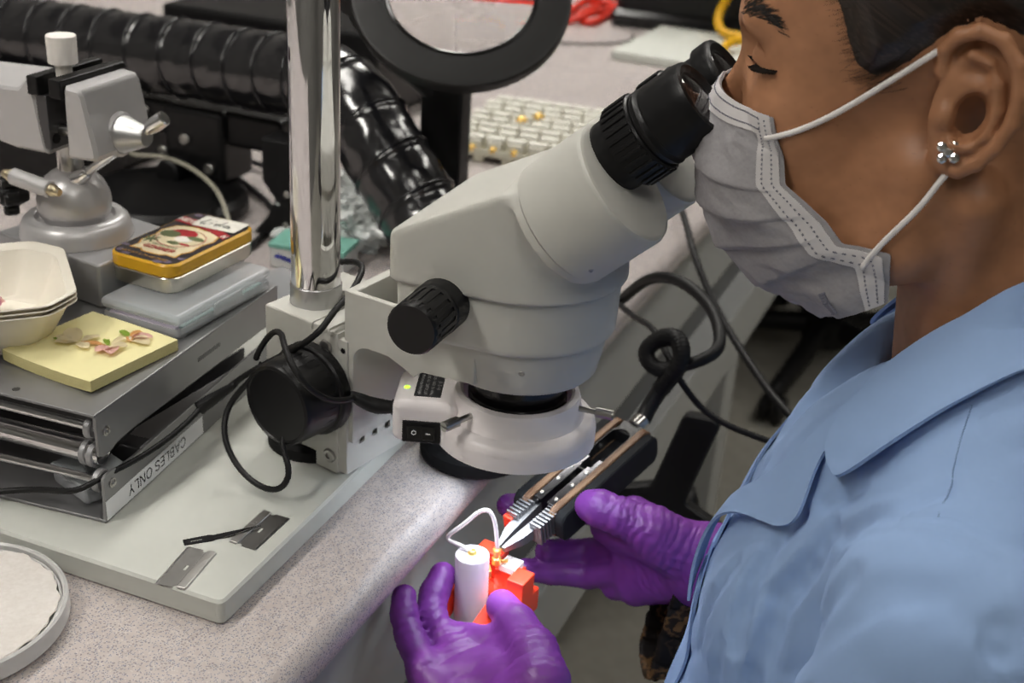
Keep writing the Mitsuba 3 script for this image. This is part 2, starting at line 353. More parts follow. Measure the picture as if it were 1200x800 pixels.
arm = (arm - mf(cyl((*AX, 90), (*AX, 170), 46, 0, 64))) + ringm
add('stereo_microscope__arm', arm, 'm_scope', 28)
def D(p, x0, w, r):        # plan of the body: square at the back, round in front
    x, y = p[..., 0] - AX[0], p[..., 1] - AX[1]
    c = np.hypot(x, y) - w
    bx_ = np.maximum(np.abs(y) - w, np.maximum(x0 - AX[0] - x, x))
    q = np.stack([np.abs(y) - w + r, (x0 - AX[0] + r) - x], -1)
    sq = np.linalg.norm(np.maximum(q, 0), axis=-1) + np.minimum(q.max(-1), 0) - r
    return np.where(x > 0, c, sq)
def zoom_body(p):
    z = p[..., 2]; d = D(p, 40, 58.5, 8) + (177 - z) * 0.03
    return smax(smax(d, 142 - z, 3), z - 179, 1)
add('stereo_microscope__zoom_body', nets(zoom_body, (34, 118, 138), (166, 250, 182), 1.6), 'm_scope', True)
TA = math.radians(42.5); ta = np.array([math.cos(TA), 0, math.sin(TA)]); tb = np.array([-math.sin(TA), 0, math.cos(TA)])
faceN = np.array([167.7, 147.6, 252.9])
basec = faceN - 45 * ta
def pod(p):
    x, y, z = p[..., 0], p[..., 1], p[..., 2]
    d = smax(D(p, 36.5, 62, 9), 177 - z, 1.2)
    topn = np.array([-math.sin(math.radians(27)), math.cos(math.radians(27))])
    t = (x - 36.5) * topn[0] + (z - 206) * topn[1]
    d = smax(d, t, 4)
    fr = (x - basec[0]) * ta[0] + (z - basec[2]) * ta[2] + 2
    d = smax(d, fr, 9)
    # collar that rises to the prism housings
    for yy in (147.6, 219.6):
        q = p - np.array([basec[0], yy, basec[2]], np.float32); s = q @ ta.astype(np.float32); rr = np.sqrt(np.maximum((q * q).sum(-1) - s * s, 0))
        d = smin(d, np.maximum(np.maximum(rr - 35.2, s - 2), -s - 7), 5)
    return d
podm = nets(lambda p: np.maximum(pod(p), 177 - p[..., 2]), (28, 108, 172), (172, 260, 282), 1.5)
add('stereo_microscope__head', podm, 'm_scope', True)
for k, yy in enumerate((147.6, 219.6)):
    h = add('stereo_microscope__prism_housing', put(lathe([(36, -1), (37.2, 0), (37.2, 41.5), (36.2, 44), (33.8, 45), (0, 45)], 96), frame((basec[0], yy, basec[2]), ta)), 'm_scope', 40)
    sgn = 1 if k == 0 else -1
    e0 = np.array([faceN[0], yy + sgn * 5, faceN[2]]) + tb * 14 * 1.0
    e = add('stereo_microscope__eyepiece', put(lathe([(19, -2), (20.3, 0), (20.6, 2), (20.6, 8), (21.4, 8.5), (21.4, 9), (23.2, 9.6), (23.2, 26), (22.4, 27.2), (21.2, 27.6), (21.2, 29), (22.4, 29.4), (22.6, 31), (21.6, 33), (21.6, 34), *(((22.0, 34.5), (21.8, 52), (21.6, 56), (20.8, 59)) if k == 0 else ((19.6, 35), (19.4, 47), (21.8, 48), (22.2, 49), (22.2, 57), (21.4, 59))), (19.0, 59.8), (17.6, 59.2), (16, 57.5), (0, 56.5)], 72), frame(e0, ta)), 'm_black', 30)
    ribs = []
    for q in range(30):
        a = q * 12; M = frame(e0, ta) @ rotz(a)
        ribs.append(put(box(22.6, 24.2, -1.1, 1.1, 10.5, 25.5, 0.5), M))
    add(e + '__grip_rib' if False else 'stereo_microscope__' + e.split('__')[1] + '__grip', ribs, 'm_black', 30, kind='stuff', label='ribbed black rubber grip of the eyepiece')
    add('stereo_microscope__' + e.split('__')[1] + '__lens', put(lathe([(16.4, 56.6), (14, 57.6), (9, 58.7), (0, 59.2)], 48), frame(e0, ta)), 'm_lens', True)
# zoom knob with grip slots, on the side towards the camera; its twin on the far side
for sgn, y0 in ((-1, 126), (1, 241)):
    M = frame((73.5, y0, 169.5), (0, sgn, 0))
    kn = mf(lathe([(15.5, -4), (16, 0), (16, 14), (15.2, 15.5), (15.6, 17), (15.4, 42), (14.2, 44)], 72))
    for q in range(18):
        M2 = rotz(q * 20 + 4); kn = kn - mf(put(box(14.7, 17, -1.2, 1.2, 19, 37, 0.3), M2))
        kn = kn - mf(put(cyl((16.1, 0, 38), (16.1, 0, 46), 1.3, 0, 10), rotz(q * 20 + 14)))
    add('stereo_microscope__zoom_knob', put(kn, M), 'm_black', 30)
# focus knobs
for sgn, y0 in ((-1, -0.5), (1, 76.5)):
    M = MB @ frame((-20, y0, 78), (0, sgn, 0))
    kn = mf(lathe([(30.5, 0), (31.3, 1), (31.3, 7), (30.2, 8.5), (28.6, 9), (28.4, 10), (27.6, 33), (26.4, 36), (24.6, 37), (23.8, 36.0), (0, 36.0)], 96))
    for q in range(36): kn = kn - mf(put(box(27.9, 30, -0.4, 0.4, 12, 31, 0), rotz(q * 10)))
    add('stereo_microscope__focus_knob', put(kn, M), 'm_black', 30, label='large black focus knob' if sgn < 0 else None)
def mb(p): return (MB @ np.array([*p, 1.0]))[:3]
fd = MB[:3, 1] * -1
for o in ((-11.5, -.2, 109), (-9, -.2, 30)): screw('stereo_microscope__screw', mb(o), fd, 5.0, 1.8)
screw('stereo_microscope__screw', mb((2, 0.8, 110)), fd, 1.8, .5, 'm_black')
screw('stereo_microscope__screw', (MA @ np.array([28, 61.8, 103, 1]))[:3], -MA[:3, 1], 4.2, 2)
screw('stereo_microscope__screw', (MA @ np.array([44, 0, 138, 1]))[:3], -MA[:3, 1], 2.4, 1)
for ang in (240, 292):
    a = math.radians(ang); d = np.array([math.cos(a), math.sin(a), -0.18])
    screw('stereo_microscope__screw', (AX[0] + 50.2 * d[0], AX[1] + 50.2 * d[1], 130), d, 2.0, 1.6)
screw('stereo_microscope__screw', np.array([basec[0], 147.6, basec[2]]) + 9 * ta + 37 * unit(-0.75 * tb + np.array([0, -.66, 0])), -0.75 * tb + np.array([0, -.66, 0]), 1.6, 0.6)
add('stereo_microscope__objective', put(lathe([(28, 74), (31, 74.5), (31.5, 78), (31.5, 92), (30.6, 93), (30.6, 96), (33, 104), (34, 116), (30, 118)], 96), frame((*AX, 0), (0, 0, 1))), 'm_gloss_black', 30, label='gloss black objective barrel')
# spring clip on the back of the arm
add('stereo_microscope__clip', [put(box(-7, 4, 60, 84, 150, 153, 1), MA), put(box(-4, 3, 62, 78, 152, 159, 1.5), MA), put(box(-3, 3, 84, 96, 150.5, 153, .8), MA)], 'm_black', 30)
lab('stereo_microscope', 'grey stereo microscope on a chrome pole with black eyepieces and knobs', 'microscope')

# ------------------------------------------------------------------ ring light round the objective
RM = frame((*AX, 0), (0, 0, 1))
body = mf(put(ringlathe([(34.2, 62), (49.8, 60.6), (51.5, 61), (51.6, 70), (50.6, 74.5), (48, 77), (43.5, 79), (41, 83), (40.4, 90), (39.4, 93), (36.5, 94.2), (34.6, 93.4), (34.2, 90)], 128), RM))
ub = np.array([-0.945, -0.326]); vb = np.array([0.326, -0.945])     # out from the ring; towards the camera
BM = np.eye(4); BM[:3, 0] = (*ub, 0); BM[:3, 1] = (*vb, 0); BM[:3, 2] = (0, 0, -1); BM[:3, 3] = (*AX, 0)
def fr_box(*b, r=1.0, fine=False): return put(box(b[0], b[1], b[2], b[3], -b[5], -b[4], r, fine), BM)
boxm = mf(fr_box(36, 77, -25, 24, 60.5, 89.5, r=6, fine=True)) + mf(fr_box(33, 45.5, -27.5, 29, 61.5, 76, r=4, fine=True))
body = (body + boxm) - mf(cyl((*AX, 50), (*AX, 110), 34.4, 0, 96)) - mf(fr_box(30, 74, -23, 22, 50, 61.8, r=1))
add('ring_light__housing', body, 'm_ring_white', 30)
led = trimesh.Trimesh(*[(lambda v, f: (v, f))(np.vstack([np.c_[circ(36, 96, *AX), np.full(96, 61.6)], np.c_[circ(47.5, 96, *AX), np.full(96, 60.4)]]), np.vstack([np.stack([np.arange(96), (np.arange(96) + 1) % 96, np.arange(96) + 96], 1), np.stack([(np.arange(96) + 1) % 96, (np.arange(96) + 1) % 96 + 96, np.arange(96) + 96], 1)]))][0], process=False)
if led.face_normals[:, 2].mean() > 0: led.faces = led.faces[:, ::-1]
add('ring_light__led_ring', led, 'm_white', False, label='glowing white LED ring under the lamp', emitter={'type': 'area', 'radiance': rgb(np.array((0.82, 0.91, 1.0)) * RING_RADIANCE)})
rk = add('ring_light__rocker_switch', fr_box(46, 70, 22.5, 25.2, 62.5, 77.5, r=0.8), 'm_black')
fr_dirs = np.array([*vb, 0.0])
add('ring_light__rocker_switch__rocker', [fr_box(49, 58, 24, 26.4, 65, 75, r=.6), fr_box(57.5, 67, 24, 25.9, 65, 75, r=.6)], 'm_gloss_black')
MS = np.eye(4); MS[:3, 0] = (*(-ub), 0); MS[:3, 1] = (0, 0, 1); MS[:3, 2] = (*vb, 0)
def on_switch(u, z, out): M = MS.copy(); M[:3, 3] = np.array([*AX, 0]) + np.array([*ub, 0]) * u + np.array([*vb, 0]) * out + np.array([0, 0, z]); return M
add('ring_light__rocker_switch__mark', put(trimesh.creation.annulus(1.1, 1.6, 0.3), on_switch(62.5, 70, 26.0)), 'm_print_white', False)
add('ring_light__rocker_switch__mark', put(box(-1.5, 1.5, -.3, .3, 0, .3, 0), on_switch(53.5, 70, 26.5)), 'm_print_white', False)
MT = np.eye(4); MT[:3, 0] = (*(-vb), 0); MT[:3, 1] = (*ub, 0); MT[:3, 1] = (*(-ub), 0); MT[:3, 0] = (*vb, 0); MT[:3, 2] = np.cross(MT[:3, 0], MT[:3, 1])
if MT[2, 2] < 0: MT[:3, 0] *= -1; MT[:3, 2] *= -1
def on_top(u, v, z): M = MT.copy(); M[:3, 3] = (AX[0] + ub[0] * u + vb[0] * v, AX[1] + ub[1] * u + vb[1] * v, z); return M
add('ring_light__rating_plate', put(extr(rrect(32, 17, .8, 3), .4), on_top(56, -2, 89.3)), 'm_print_black', False)
for i, (tx, hh) in enumerate((('Microscope Ring Light', 1.9), ('LED-64   INPUT 12V', 2.0), ('110V-240V  50-60HZ', 1.9), ('0-1-0', 2.6))):
    try: text_on('ring_light__rating_plate__lettering', tx, hh, on_top(61.5 - 3.9 * i, -2, 89.7), 'm_print_grey', 0.12)
    except Exception as ex: pass
add('ring_light__indicator', put(lathe([(2.0, 0), (2.0, .6), (1.4, 1.1)], 20), on_top(70, 3, 89.2)), 'm_white', True, label='small green indicator lamp', emitter={'type': 'area', 'radiance': rgb((0.5, 1.3, 0.05))})
scene['m_indicator'] = pr((0.4, 0.8, 0.1)); scene['ring_light__indicator']['bsdf'] = {'type': 'ref', 'id': 'm_indicator'}
for ang in (247, 5, 126):
    a = math.radians(ang); d = np.array([math.cos(a), math.sin(a), 0.0]); o = np.array([*AX, 87.5]) + d * 33
    s = add('ring_light__thumb_screw', turned(o, d, [(1.9, 0), (1.9, 17), (1.9, 19)], 20), 'm_screw')
    hd = mf(turned(o + d * 18, d, [(2.2, 0), (3.4, .8), (3.4, 11), (3.0, 12)], 24)) - mf(put(box(-4, 4, -.5, .5, 11, 14, 0), frame(o + d * 18, d)))
    for q in range(12): hd = hd - mf(put(box(3.1, 4, -.25, .25, 1.5, 10.5, 0), frame(o + d * 18, d) @ rotz(q * 30)))
    add('ring_light__' + s.split('__')[1] + '__knurled_head', hd, 'm_screw')
for q in range(12):
    a = math.radians(q * 30 + 8); o = np.array([AX[0] + 42 * math.cos(a), AX[1] + 42 * math.sin(a), 60.0]); t = np.array([AX[0], AX[1], -50.0])
    scene[f'ring_light_lamp_{q:03d}'] = {'type': 'spot', 'intensity': rgb(np.array((0.86, 0.93, 1.0)) * LED_INTENSITY), 'cutoff_angle': 26.0, 'beam_width': 10.0,
                                         'to_world': T().look_at(origin=(o * S).tolist(), target=(t * S).tolist(), up=[0, 1, 0])}
lab('ring_light', 'white LED ring light clamped round the microscope objective, switched on', 'ring light')
# ------------------------------------------------------------------ lab jack with everything on it
mat('m_jack', pr((0.24, 0.24, 0.245), 0.36, 0.5, 0.6))
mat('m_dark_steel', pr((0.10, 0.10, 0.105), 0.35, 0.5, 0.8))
JT = 87.0
MJ = rotz(3, (-113, 40.5, 0)); MJ2 = rotz(5.5, (-106, 34, 0))     # top and bottom plate frames: origin at the right front corner, plate towards -x, +y
W_, L_ = 210, 222
def flange_profile(y0, y1, za, zb, ear):      # side flange outline in (y, z): an ear at the front
    return [(y0, zb), (y1, zb), (y1, za + 6 * ear), (y0 + 34, za + 7 * ear)] + [(y0 + 18, za + 4.5 * ear), (y0 + 12, za), (y0 + 5, za - .3 * ear), (y0 + 1, za + 3 * ear)]
def prism_x(poly, x0, x1, bevel=0.0):
    m = extr(np.asarray(poly, float), x1 - x0, bevel)
    return put(m, np.array([[0, 0, 1, x0], [1, 0, 0, 0], [0, 1, 0, 0], [0, 0, 0, 1.0]]))
top_plate = [box(-W_, 0, 0, L_, JT - 2.2, JT, 1.0), prism_x(flange_profile(0.6, L_, JT - 31, JT - 1, .55), -2.2, -0.1, 0.3), prism_x(flange_profile(0.6, L_, JT - 31, JT - 1, .55), -W_ + 0.1, -W_ + 2.2, 0.3)]
add('lab_jack__top_plate', [put(q, MJ) for q in top_plate], 'm_jack', 30)
hole = put(lathe([(2.4, 0), (2.4, .15), (1.5, .2), (0, .1)], 20), MJ @ frame((-62, 8, JT), (0, 0, 1)))
add('lab_jack__top_plate__rivet', hole, 'm_dark_steel')
bz = BT + 0.3
bot = [box(-W_, 0, 0, L_, bz, bz + 2.2, 1.0), prism_x([(y, bz + 34 - (z - bz)) if False else (y, 2 * bz + 32 - z) for y, z in flange_profile(0.6, L_, bz, bz + 31, .5)][::-1], -2.2, -0.1, 0.3)]
add('lab_jack__bottom_plate', [put(q, MJ2) for q in bot], 'm_jack', 30)
for z, r, y, m in ((JT - 14, 2.8, 8.5, 'm_chrome'), (JT - 32, 6.8, 9, 'm_chrome'), (bz + 24, 2.4, 9.5, 'm_chrome')):
    M = MJ if z > 52 else MJ2
    add('lab_jack__rod', put(cyl((-W_ + 4, y, z), (-3, y, z), r, .3), M), m)
for x, y, z, r, M in ((-9, 8.5, JT - 14, 7.2, MJ), (-14, 9, JT - 33, 8.2, MJ), (-8.5, 9, JT - 33.4, 8.2, MJ), (-8, 9.5, bz + 24, 7.4, MJ2)):
    add('lab_jack__roller', put(turned((x, y, z), (1, 0, 0), [(r - 1, -2.4), (r, -1.6), (r, 1.6), (r - 1, 2.4), (r * .5, 2.6)], 32), M), 'm_alu_paint')
for y, z, M, x in ((9.5, JT - 15, MJ, -.2), (11, JT - 33.5, MJ, -5), (9.5, bz + 24, MJ2, -.2)):
    s_ = turned((x, y, z), (1, 0, 0), [(3.2, 0), (3.2, 1.0), (2.2, 1.2), (2.2, 1.8), (1.2, 2.6)], 24)
    add('lab_jack__pin', put(s_, M), 'm_screw')
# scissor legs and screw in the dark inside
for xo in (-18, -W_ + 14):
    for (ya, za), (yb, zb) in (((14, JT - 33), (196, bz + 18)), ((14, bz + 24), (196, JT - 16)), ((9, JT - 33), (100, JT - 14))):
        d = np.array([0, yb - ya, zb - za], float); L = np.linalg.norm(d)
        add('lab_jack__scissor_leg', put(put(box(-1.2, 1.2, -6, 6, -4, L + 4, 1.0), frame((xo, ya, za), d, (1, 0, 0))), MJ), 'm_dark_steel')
lead = [put(cyl((-120, -8, 54), (-120, 190, 54), 4.2, .5, 20), MJ)]
for k in range(50): lead.append(put(ringlathe([(3.9, -1), (5.0, 0), (3.9, 1)], 16), MJ @ frame((-120, 14 + k * 3.4, 54), (0, 1, 0))))
add('lab_jack__lead_screw', lead, 'm_steel', 25)
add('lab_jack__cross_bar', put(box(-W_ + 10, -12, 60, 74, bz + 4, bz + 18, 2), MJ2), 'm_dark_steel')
# the strip label on the lower flange
lm = put(box(-0.1, 0.15, 1.5, 118, bz + 1.2, bz + 14.5, 0), MJ2)
add('lab_jack__label_strip', lm, 'm_print_white', False, label='white strip label lettered upside down on the lower flange')
ML = np.eye(4); ML[:3, 0] = (0, -1, 0); ML[:3, 1] = (0, 0, -1); ML[:3, 2] = (1, 0, 0); ML[:3, 3] = (0.1, 60, bz + 8)
text_on('lab_jack__label_strip__lettering', 'CABLES ONLY', 7.4, MJ2 @ ML, 'm_print_black', 0.15)
add('lab_jack__slot', put(box(-0.2, 0.05, 112, 140, JT - 15, JT - 12, 0), MJ), 'm_dark_steel', False)
lab('lab_jack', 'grey metal scissor lab jack standing on the microscope base plate', 'lab jack')
# small clear box inside the jack
mat('m_clear_plastic', pr((0.86, 0.90, 0.92), 0.12, 0.5, 0.0, spec_trans=0.75, eta=1.3) if False else {'type': 'blendbsdf', 'weight': 0.45, 'bsdf_0': {'type': 'thindielectric', 'int_ior': 1.35}, 'bsdf_1': pr((0.62, 0.66, 0.68), 0.25, 0.5)})
mat('m_frost', {'type': 'blendbsdf', 'weight': 0.36, 'bsdf_0': {'type': 'thindielectric', 'int_ior': 1.35}, 'bsdf_1': pr((0.58, 0.60, 0.63), 0.25, 0.5)})
def tray_shell(w, l, h, r, t):
    return mf(box(-w / 2, w / 2, -l / 2, l / 2, 0, h, r)) - mf(box(-w / 2 + t, w / 2 - t, -l / 2 + t, l / 2 - t, t, h + 5, r * .8))
MC = rotz(-20, (-138, 62, bz + 2.6))
add('small_clear_box__body', put(tray_shell(40, 34, 12, 4, 1.2), MC), 'm_frost')
add('small_clear_box__lid', put(box(-20.6, 20.6, -17.6, 17.6, 12, 15, 2), MC), 'm_clear_plastic')
lab('small_clear_box', 'small clear plastic box tucked between the plates of the lab jack', 'plastic box')

# --- sticky note pad and the petals on it
mat('m_paper', pr((0.70, 0.645, 0.35), 0.8, 0.2))
def paper_edge(p, n, uv):
    l = mikit.noise(p.x * 30, p.y * 30, p.z * 9000)
    return mikit.mix((0.56, 0.50, 0.24), (0.66, 0.60, 0.29), l)
mat('m_paper_edge', pr(mikit.proc(paper_edge), 0.8, 0.2))
pw, N = 76.2, 16
g = np.linspace(0, 1, N); u, v = np.meshgrid(g, g, indexing='ij')
def curl(u, v): return 1.6 * (2 * abs(u - .5)) ** 2.2 * (1 - v) + 1.2 * v ** 3 * 0 + 0.5 * np.sin(u * 3) * v
zt = 8.6 + curl(u, v) * .9 - 0.8; zb = 0.25 + curl(u, v)
gv = np.concatenate([np.stack([u * pw, v * pw, zt], -1).reshape(-1, 3), np.stack([u * pw, v * pw, zb], -1).reshape(-1, 3)])
q = []
for i in range(N - 1):
    for j in range(N - 1):
        a, b, c, d = i * N + j, (i + 1) * N + j, (i + 1) * N + j + 1, i * N + j + 1
        q.append((a, b, c, d)); q.append(tuple(x + N * N for x in (d, c, b, a)))
sides = []
for i in range(N - 1):
    for a, b in ((i * N, (i + 1) * N), ((i + 1) * N + N - 1, i * N + N - 1), (i + 1, i), ((N - 1) * N + i, (N - 1) * N + i + 1)):
        sides.append((a, a + N * N, b + N * N, b))
MP = rotz(-6.72, (-207.0, 69.7, JT - 0.1))
add('sticky_note_pad__sheets', put(trimesh.Trimesh(*[np.asarray(x) for x in (gv, np.vstack([np.asarray(q)[:, [0, 1, 2]], np.asarray(q)[:, [0, 2, 3]]]))], process=False), MP), 'm_paper', 30)
add('sticky_note_pad__cut_edge', put(trimesh.Trimesh(gv, np.vstack([np.asarray(sides)[:, [0, 1, 2]], np.asarray(sides)[:, [0, 2, 3]]]), process=False), MP), 'm_paper_edge', False)
lab('sticky_note_pad', 'square pale yellow sticky note pad with flower petals lying on it', 'sticky notes')
for nm, c in (('cream', (0.72, 0.64, 0.44)), ('pink', (0.70, 0.45, 0.40)), ('orange', (0.60, 0.33, 0.14)), ('leaf', (0.24, 0.34, 0.06)), ('rose', (0.56, 0.22, 0.30))):
    mat('m_petal_' + nm, {'type': 'principledthin', 'base_color': rgb(c), 'roughness': 0.6, 'diff_trans': 0.6})
def petal(l, w, cup, seed, n=9):
    r = np.random.default_rng(seed); u, v = np.meshgrid(np.linspace(0, 1, n), np.linspace(-1, 1, n), indexing='ij')
    ww = w / 2 * np.sin(np.pi * np.clip(u * .92 + .06, 0, 1)) ** .7
    x, y = u * l * 1.35, v * ww * 1.35
    z = cup * (v ** 2) * .6 * np.sin(np.pi * u) + cup * .5 * u ** 2 + .5 * np.sin(u * 9 + r.random() * 6) * v * .6 + .6
    p = np.stack([x, y, z], -1).reshape(-1, 3); f = []
    for i in range(n - 1):
        for j in range(n - 1): f += [(i * n + j, (i + 1) * n + j, (i + 1) * n + j + 1), (i * n + j, (i + 1) * n + j + 1, i * n + j + 1)]
    return trimesh.Trimesh(p, f, process=False)
def flower(key, ou, ov, petals, label, base=None, z0=None):
    base = MP if base is None else base
    z0 = 8.3 if z0 is None else z0
    for i, (du, dv, ang, l, w, cup, m) in enumerate(petals):
        add(key + '__petal', put(petal(l, w, cup, i + int(ou)), base @ rotz(ang, (ou + du, ov + dv, z0))), 'm_petal_' + m, True)
    lab(key, label, 'flower', 'wilted blossoms on the sticky notes')
flower('wilted_blossom', 27, 36, [(0, 0, 150, 13, 9, 3, 'cream'), (1, 1, 195, 12, 8, 2, 'cream'), (0, 0, 235, 10, 8, 3, 'cream'), (3, -1, -20, 10, 6, 2.5, 'cream'), (2, 2, 60, 9, 5, 2, 'cream'), (-8, -4, 200, 5, 3, 1, 'leaf'), (3, 1, 10, 14, 3, 2, 'orange')], 'largest cream blossom on the sticky notes, near the middle of the pad')
flower('wilted_blossom_001', 50, 42, [(0, 0, -40, 11, 8, 4, 'pink'), (0, 0, 20, 9, 6, 4, 'cream'), (0, 0, -90, 9, 6, 3, 'pink'), (-2, 1, 150, 6, 3, 2, 'leaf'), (-1, 3, 80, 8, 4, 3, 'cream'), (-3, -1, 190, 7, 2.5, 1, 'orange')], 'pinkish curled blossom with a green tip on the sticky notes')
flower('wilted_blossom_002', 50, 61, [(0, 0, -10, 14, 8, 2, 'cream'), (0, 0, 20, 11, 6, 3, 'pink'), (-2, 0, 170, 7, 4, 1, 'leaf'), (-1, 0, 60, 6, 4, 3, 'orange'), (0, 0, -50, 7, 4, 2, 'orange')], 'orange-tinged blossom on the sticky notes, nearest the mint tin')

# --- clear plastic box with the mint tin on it
MX = rotz(-3.0, (-158.5, 200, JT))
add('clear_plastic_box__body', put(tray_shell(66, 106, 10, 4.5, 1.3), MX), 'm_frost')
lid = tray_shell(67, 107, 7.4, 4.5, 1.3)
add('clear_plastic_box__lid', put(put(lid, np.diag([1, 1, -1, 1.0]) ) if False else put(box(-33.5, 33.5, -53.5, 53.5, 10.4, 18.6, 4), np.eye(4)), MX), 'm_frost')
add('clear_plastic_box__clasp', put(box(33, 35, -16, 16, 6, 15, 1), MX), 'm_frost')
mat('m_teal_tint', pr((0.42, 0.52, 0.52), 0.4, 0.3)); mat('m_violet_tint', pr((0.43, 0.40, 0.47), 0.4, 0.3))
add('clear_plastic_box__contents', put(box(-30, 30, -44, 46, 1.5, 8, 1), MX), 'm_teal_tint')
add('clear_plastic_box__contents', put(box(-28, 28, -51, -45, 1.5, 8.5, 1), MX), 'm_violet_tint')
lab('clear_plastic_box', 'clear frosted plastic box lying under the yellow mint tin', 'plastic box')
mat('m_tin', pr((0.62, 0.60, 0.53), 0.24, 0.5, 1.0))
mat('m_tin_yellow', pr((0.66, 0.36, 0.02), 0.3, 0.5))
mat('m_art_dark', pr((0.020, 0.014, 0.016), 0.25, 0.5)); mat('m_art_cream', pr((0.62, 0.54, 0.36), 0.3, 0.4)); mat('m_art_red', pr((0.30, 0.016, 0.02), 0.3, 0.4))
mat('m_art_gold', pr((0.48, 0.24, 0.05), 0.3, 0.4)); mat('m_art_green', pr((0.10, 0.12, 0.05), 0.3, 0.4)); mat('m_art_white', pr((0.66, 0.64, 0.58), 0.5, 0.3)); mat('m_art_purple', pr((0.13, 0.10, 0.15), 0.3, 0.4))
MT_ = rotz(-3.6, (-176.5, 222, JT + 18.8))
tw, tl = 58, 97
add('mint_tin__body', put(extr(rrect(tw - 1.4, tl - 1.4, 11, 10), 12, .8), MT_), 'm_tin', 40)
add('mint_tin__rim', put(extr(rrect(tw + .6, tl + .6, 11.6, 10), 1.2, .5), MT_ @ frame((0, 0, 10.4), (0, 0, 1))), 'm_tin', 40)
add('mint_tin__lid', put(extr(rrect(tw, tl, 11.3, 10), 10, 1.4), MT_ @ frame((0, 0, 11.4), (0, 0, 1))), 'm_tin_yellow', 40, label='yellow lid with printed dark top')
LT = 21.4
def art(name, poly, z, m): return add('mint_tin__lid__' + name, put(extr(poly, .14), MT_ @ frame((0, 0, LT + z), (0, 0, 1))), m, False)
art('printed_panel', rrect(tw - 3.6, tl - 3.6, 9.6, 8), 0, 'm_art_dark')
frame_pts = [(-19, -33), (-11, -32), (-7, -35), (7, -35), (11, -32), (19, -33), (18, -26), (21.5, -19), (20, -6), (22.5, 4), (19, 16), (13, 20), (4, 18), (-4, 20), (-13, 18), (-19, 15), (-22.5, 4), (-20, -6), (-21.5, -19), (-18, -26)]
fp = np.array(sg.Polygon(frame_pts).buffer(1.2).exterior.coords)[:-1][::-1]
art('printed_border', fp, .12, 'm_art_gold')
art('printed_ornament', np.array(sg.Polygon(frame_pts).buffer(-0.2).exterior.coords)[:-1][::-1], .24, 'm_art_cream')
ov = lambda a, b, cx, cy: circ(1, 40) * [a, b] + [cx, cy]
art('printed_oval', ov(18.5, 16.5, 0, -3), .36, 'm_art_red'); art('printed_oval', ov(17.8, 15.8, 0, -3), .42, 'm_art_cream')
art('printed_patch', ov(11, 8, -4, 5), .52, 'm_art_red'); art('printed_patch', ov(8, 6, -12, 0), .6, 'm_art_green'); art('printed_patch', ov(7, 5.2, 3, -4), .66, 'm_art_white')
art('printed_patch', ov(7, 3.2, 10, 1), .72, 'm_art_green'); art('printed_patch', ov(3, 3.6, 12, -8), .74, 'm_art_cream'); art('printed_patch', ov(4.2, 1.6, 10, -12), .76, 'm_art_red'); art('printed_patch', ov(5, 2.6, 1, -13), .7, 'm_art_green')
for k in range(7):
    a = k * 51; art('printed_leaf', (ov(3.4, .8, 3.4, 0) @ np.array([[math.cos(math.radians(a)), math.sin(math.radians(a))], [-math.sin(math.radians(a)), math.cos(math.radians(a))]])) + [-17, -15], .6, 'm_art_green')
art('printed_banner', np.array([(-27, 23), (-27, 34), (0, 31), (26, 20), (26, 11), (10, 18), (0, 21)]), .5, 'm_art_red')
rng = np.random.default_rng(5)
for cx, cy in ((-20, 42), (-12, 44), (12, 43), (20, 38), (-22, -41), (-14, -44.5), (20, -42), (14, -45), (24.5, -33), (-25, -32)):
    art('printed_bloom', ov(2.4 + rng.random() * 1.6, 1.6 + rng.random(), cx, cy), .16, 'm_art_purple')
def lid_text(t, h, x, y, ang, m, bold=False): text_on('mint_tin__lid__lettering', t, h, MT_ @ rotz(ang, (x, y, LT + .75)), m, .12, bold)
lid_text('NEW', 5.6, -18, 28.2, -3, 'm_art_white', True); lid_text("N", 4.6, 23.5, 16, -14, 'm_art_white', True)
lid_text('GINGER', 5.0, 0, -26.5, 0, 'm_art_red', True); lid_text('NET WT 1.76 OZ (50G)', 2.6, 0, -42, 0, 'm_art_gold')
lid_text('ORGANIC MINTS', 1.9, 0, -21, 0, 'm_art_green')
MS_ = MT_ @ rotz(4, (6, 34, LT + .9))
add('mint_tin__sticker', put(extr(rrect(37, 21, 1, 3), .2), MS_), 'm_art_white', 30, label='white sticker with a handwritten name')
strokes = [[(-11, 5), (-13, -1), (-14, -5), (-9, -4.6)], [(-6, 0), (-7, -4)], [(-5.4, 2.6), (-5.2, 3)], [(1, -1), (-2, -1.5), (-3, -4), (0, -4.4), (2, 0), (3, 5), (2, -2), (2.4, -4.4)], [(9, -1.5), (6, -1.6), (5, -4), (8, -4.4), (9.4, -1.4), (9, -4.4), (11, -4)]]
add('mint_tin__sticker__handwriting', [put(tube([(x, y, .3) for x, y in s], .32, 14, 6, smooth=len(s) > 2), MS_) for s in strokes], 'm_print_black', 30)
lab('mint_tin', 'yellow and black mint tin with a white name sticker, on the clear box', 'tin')

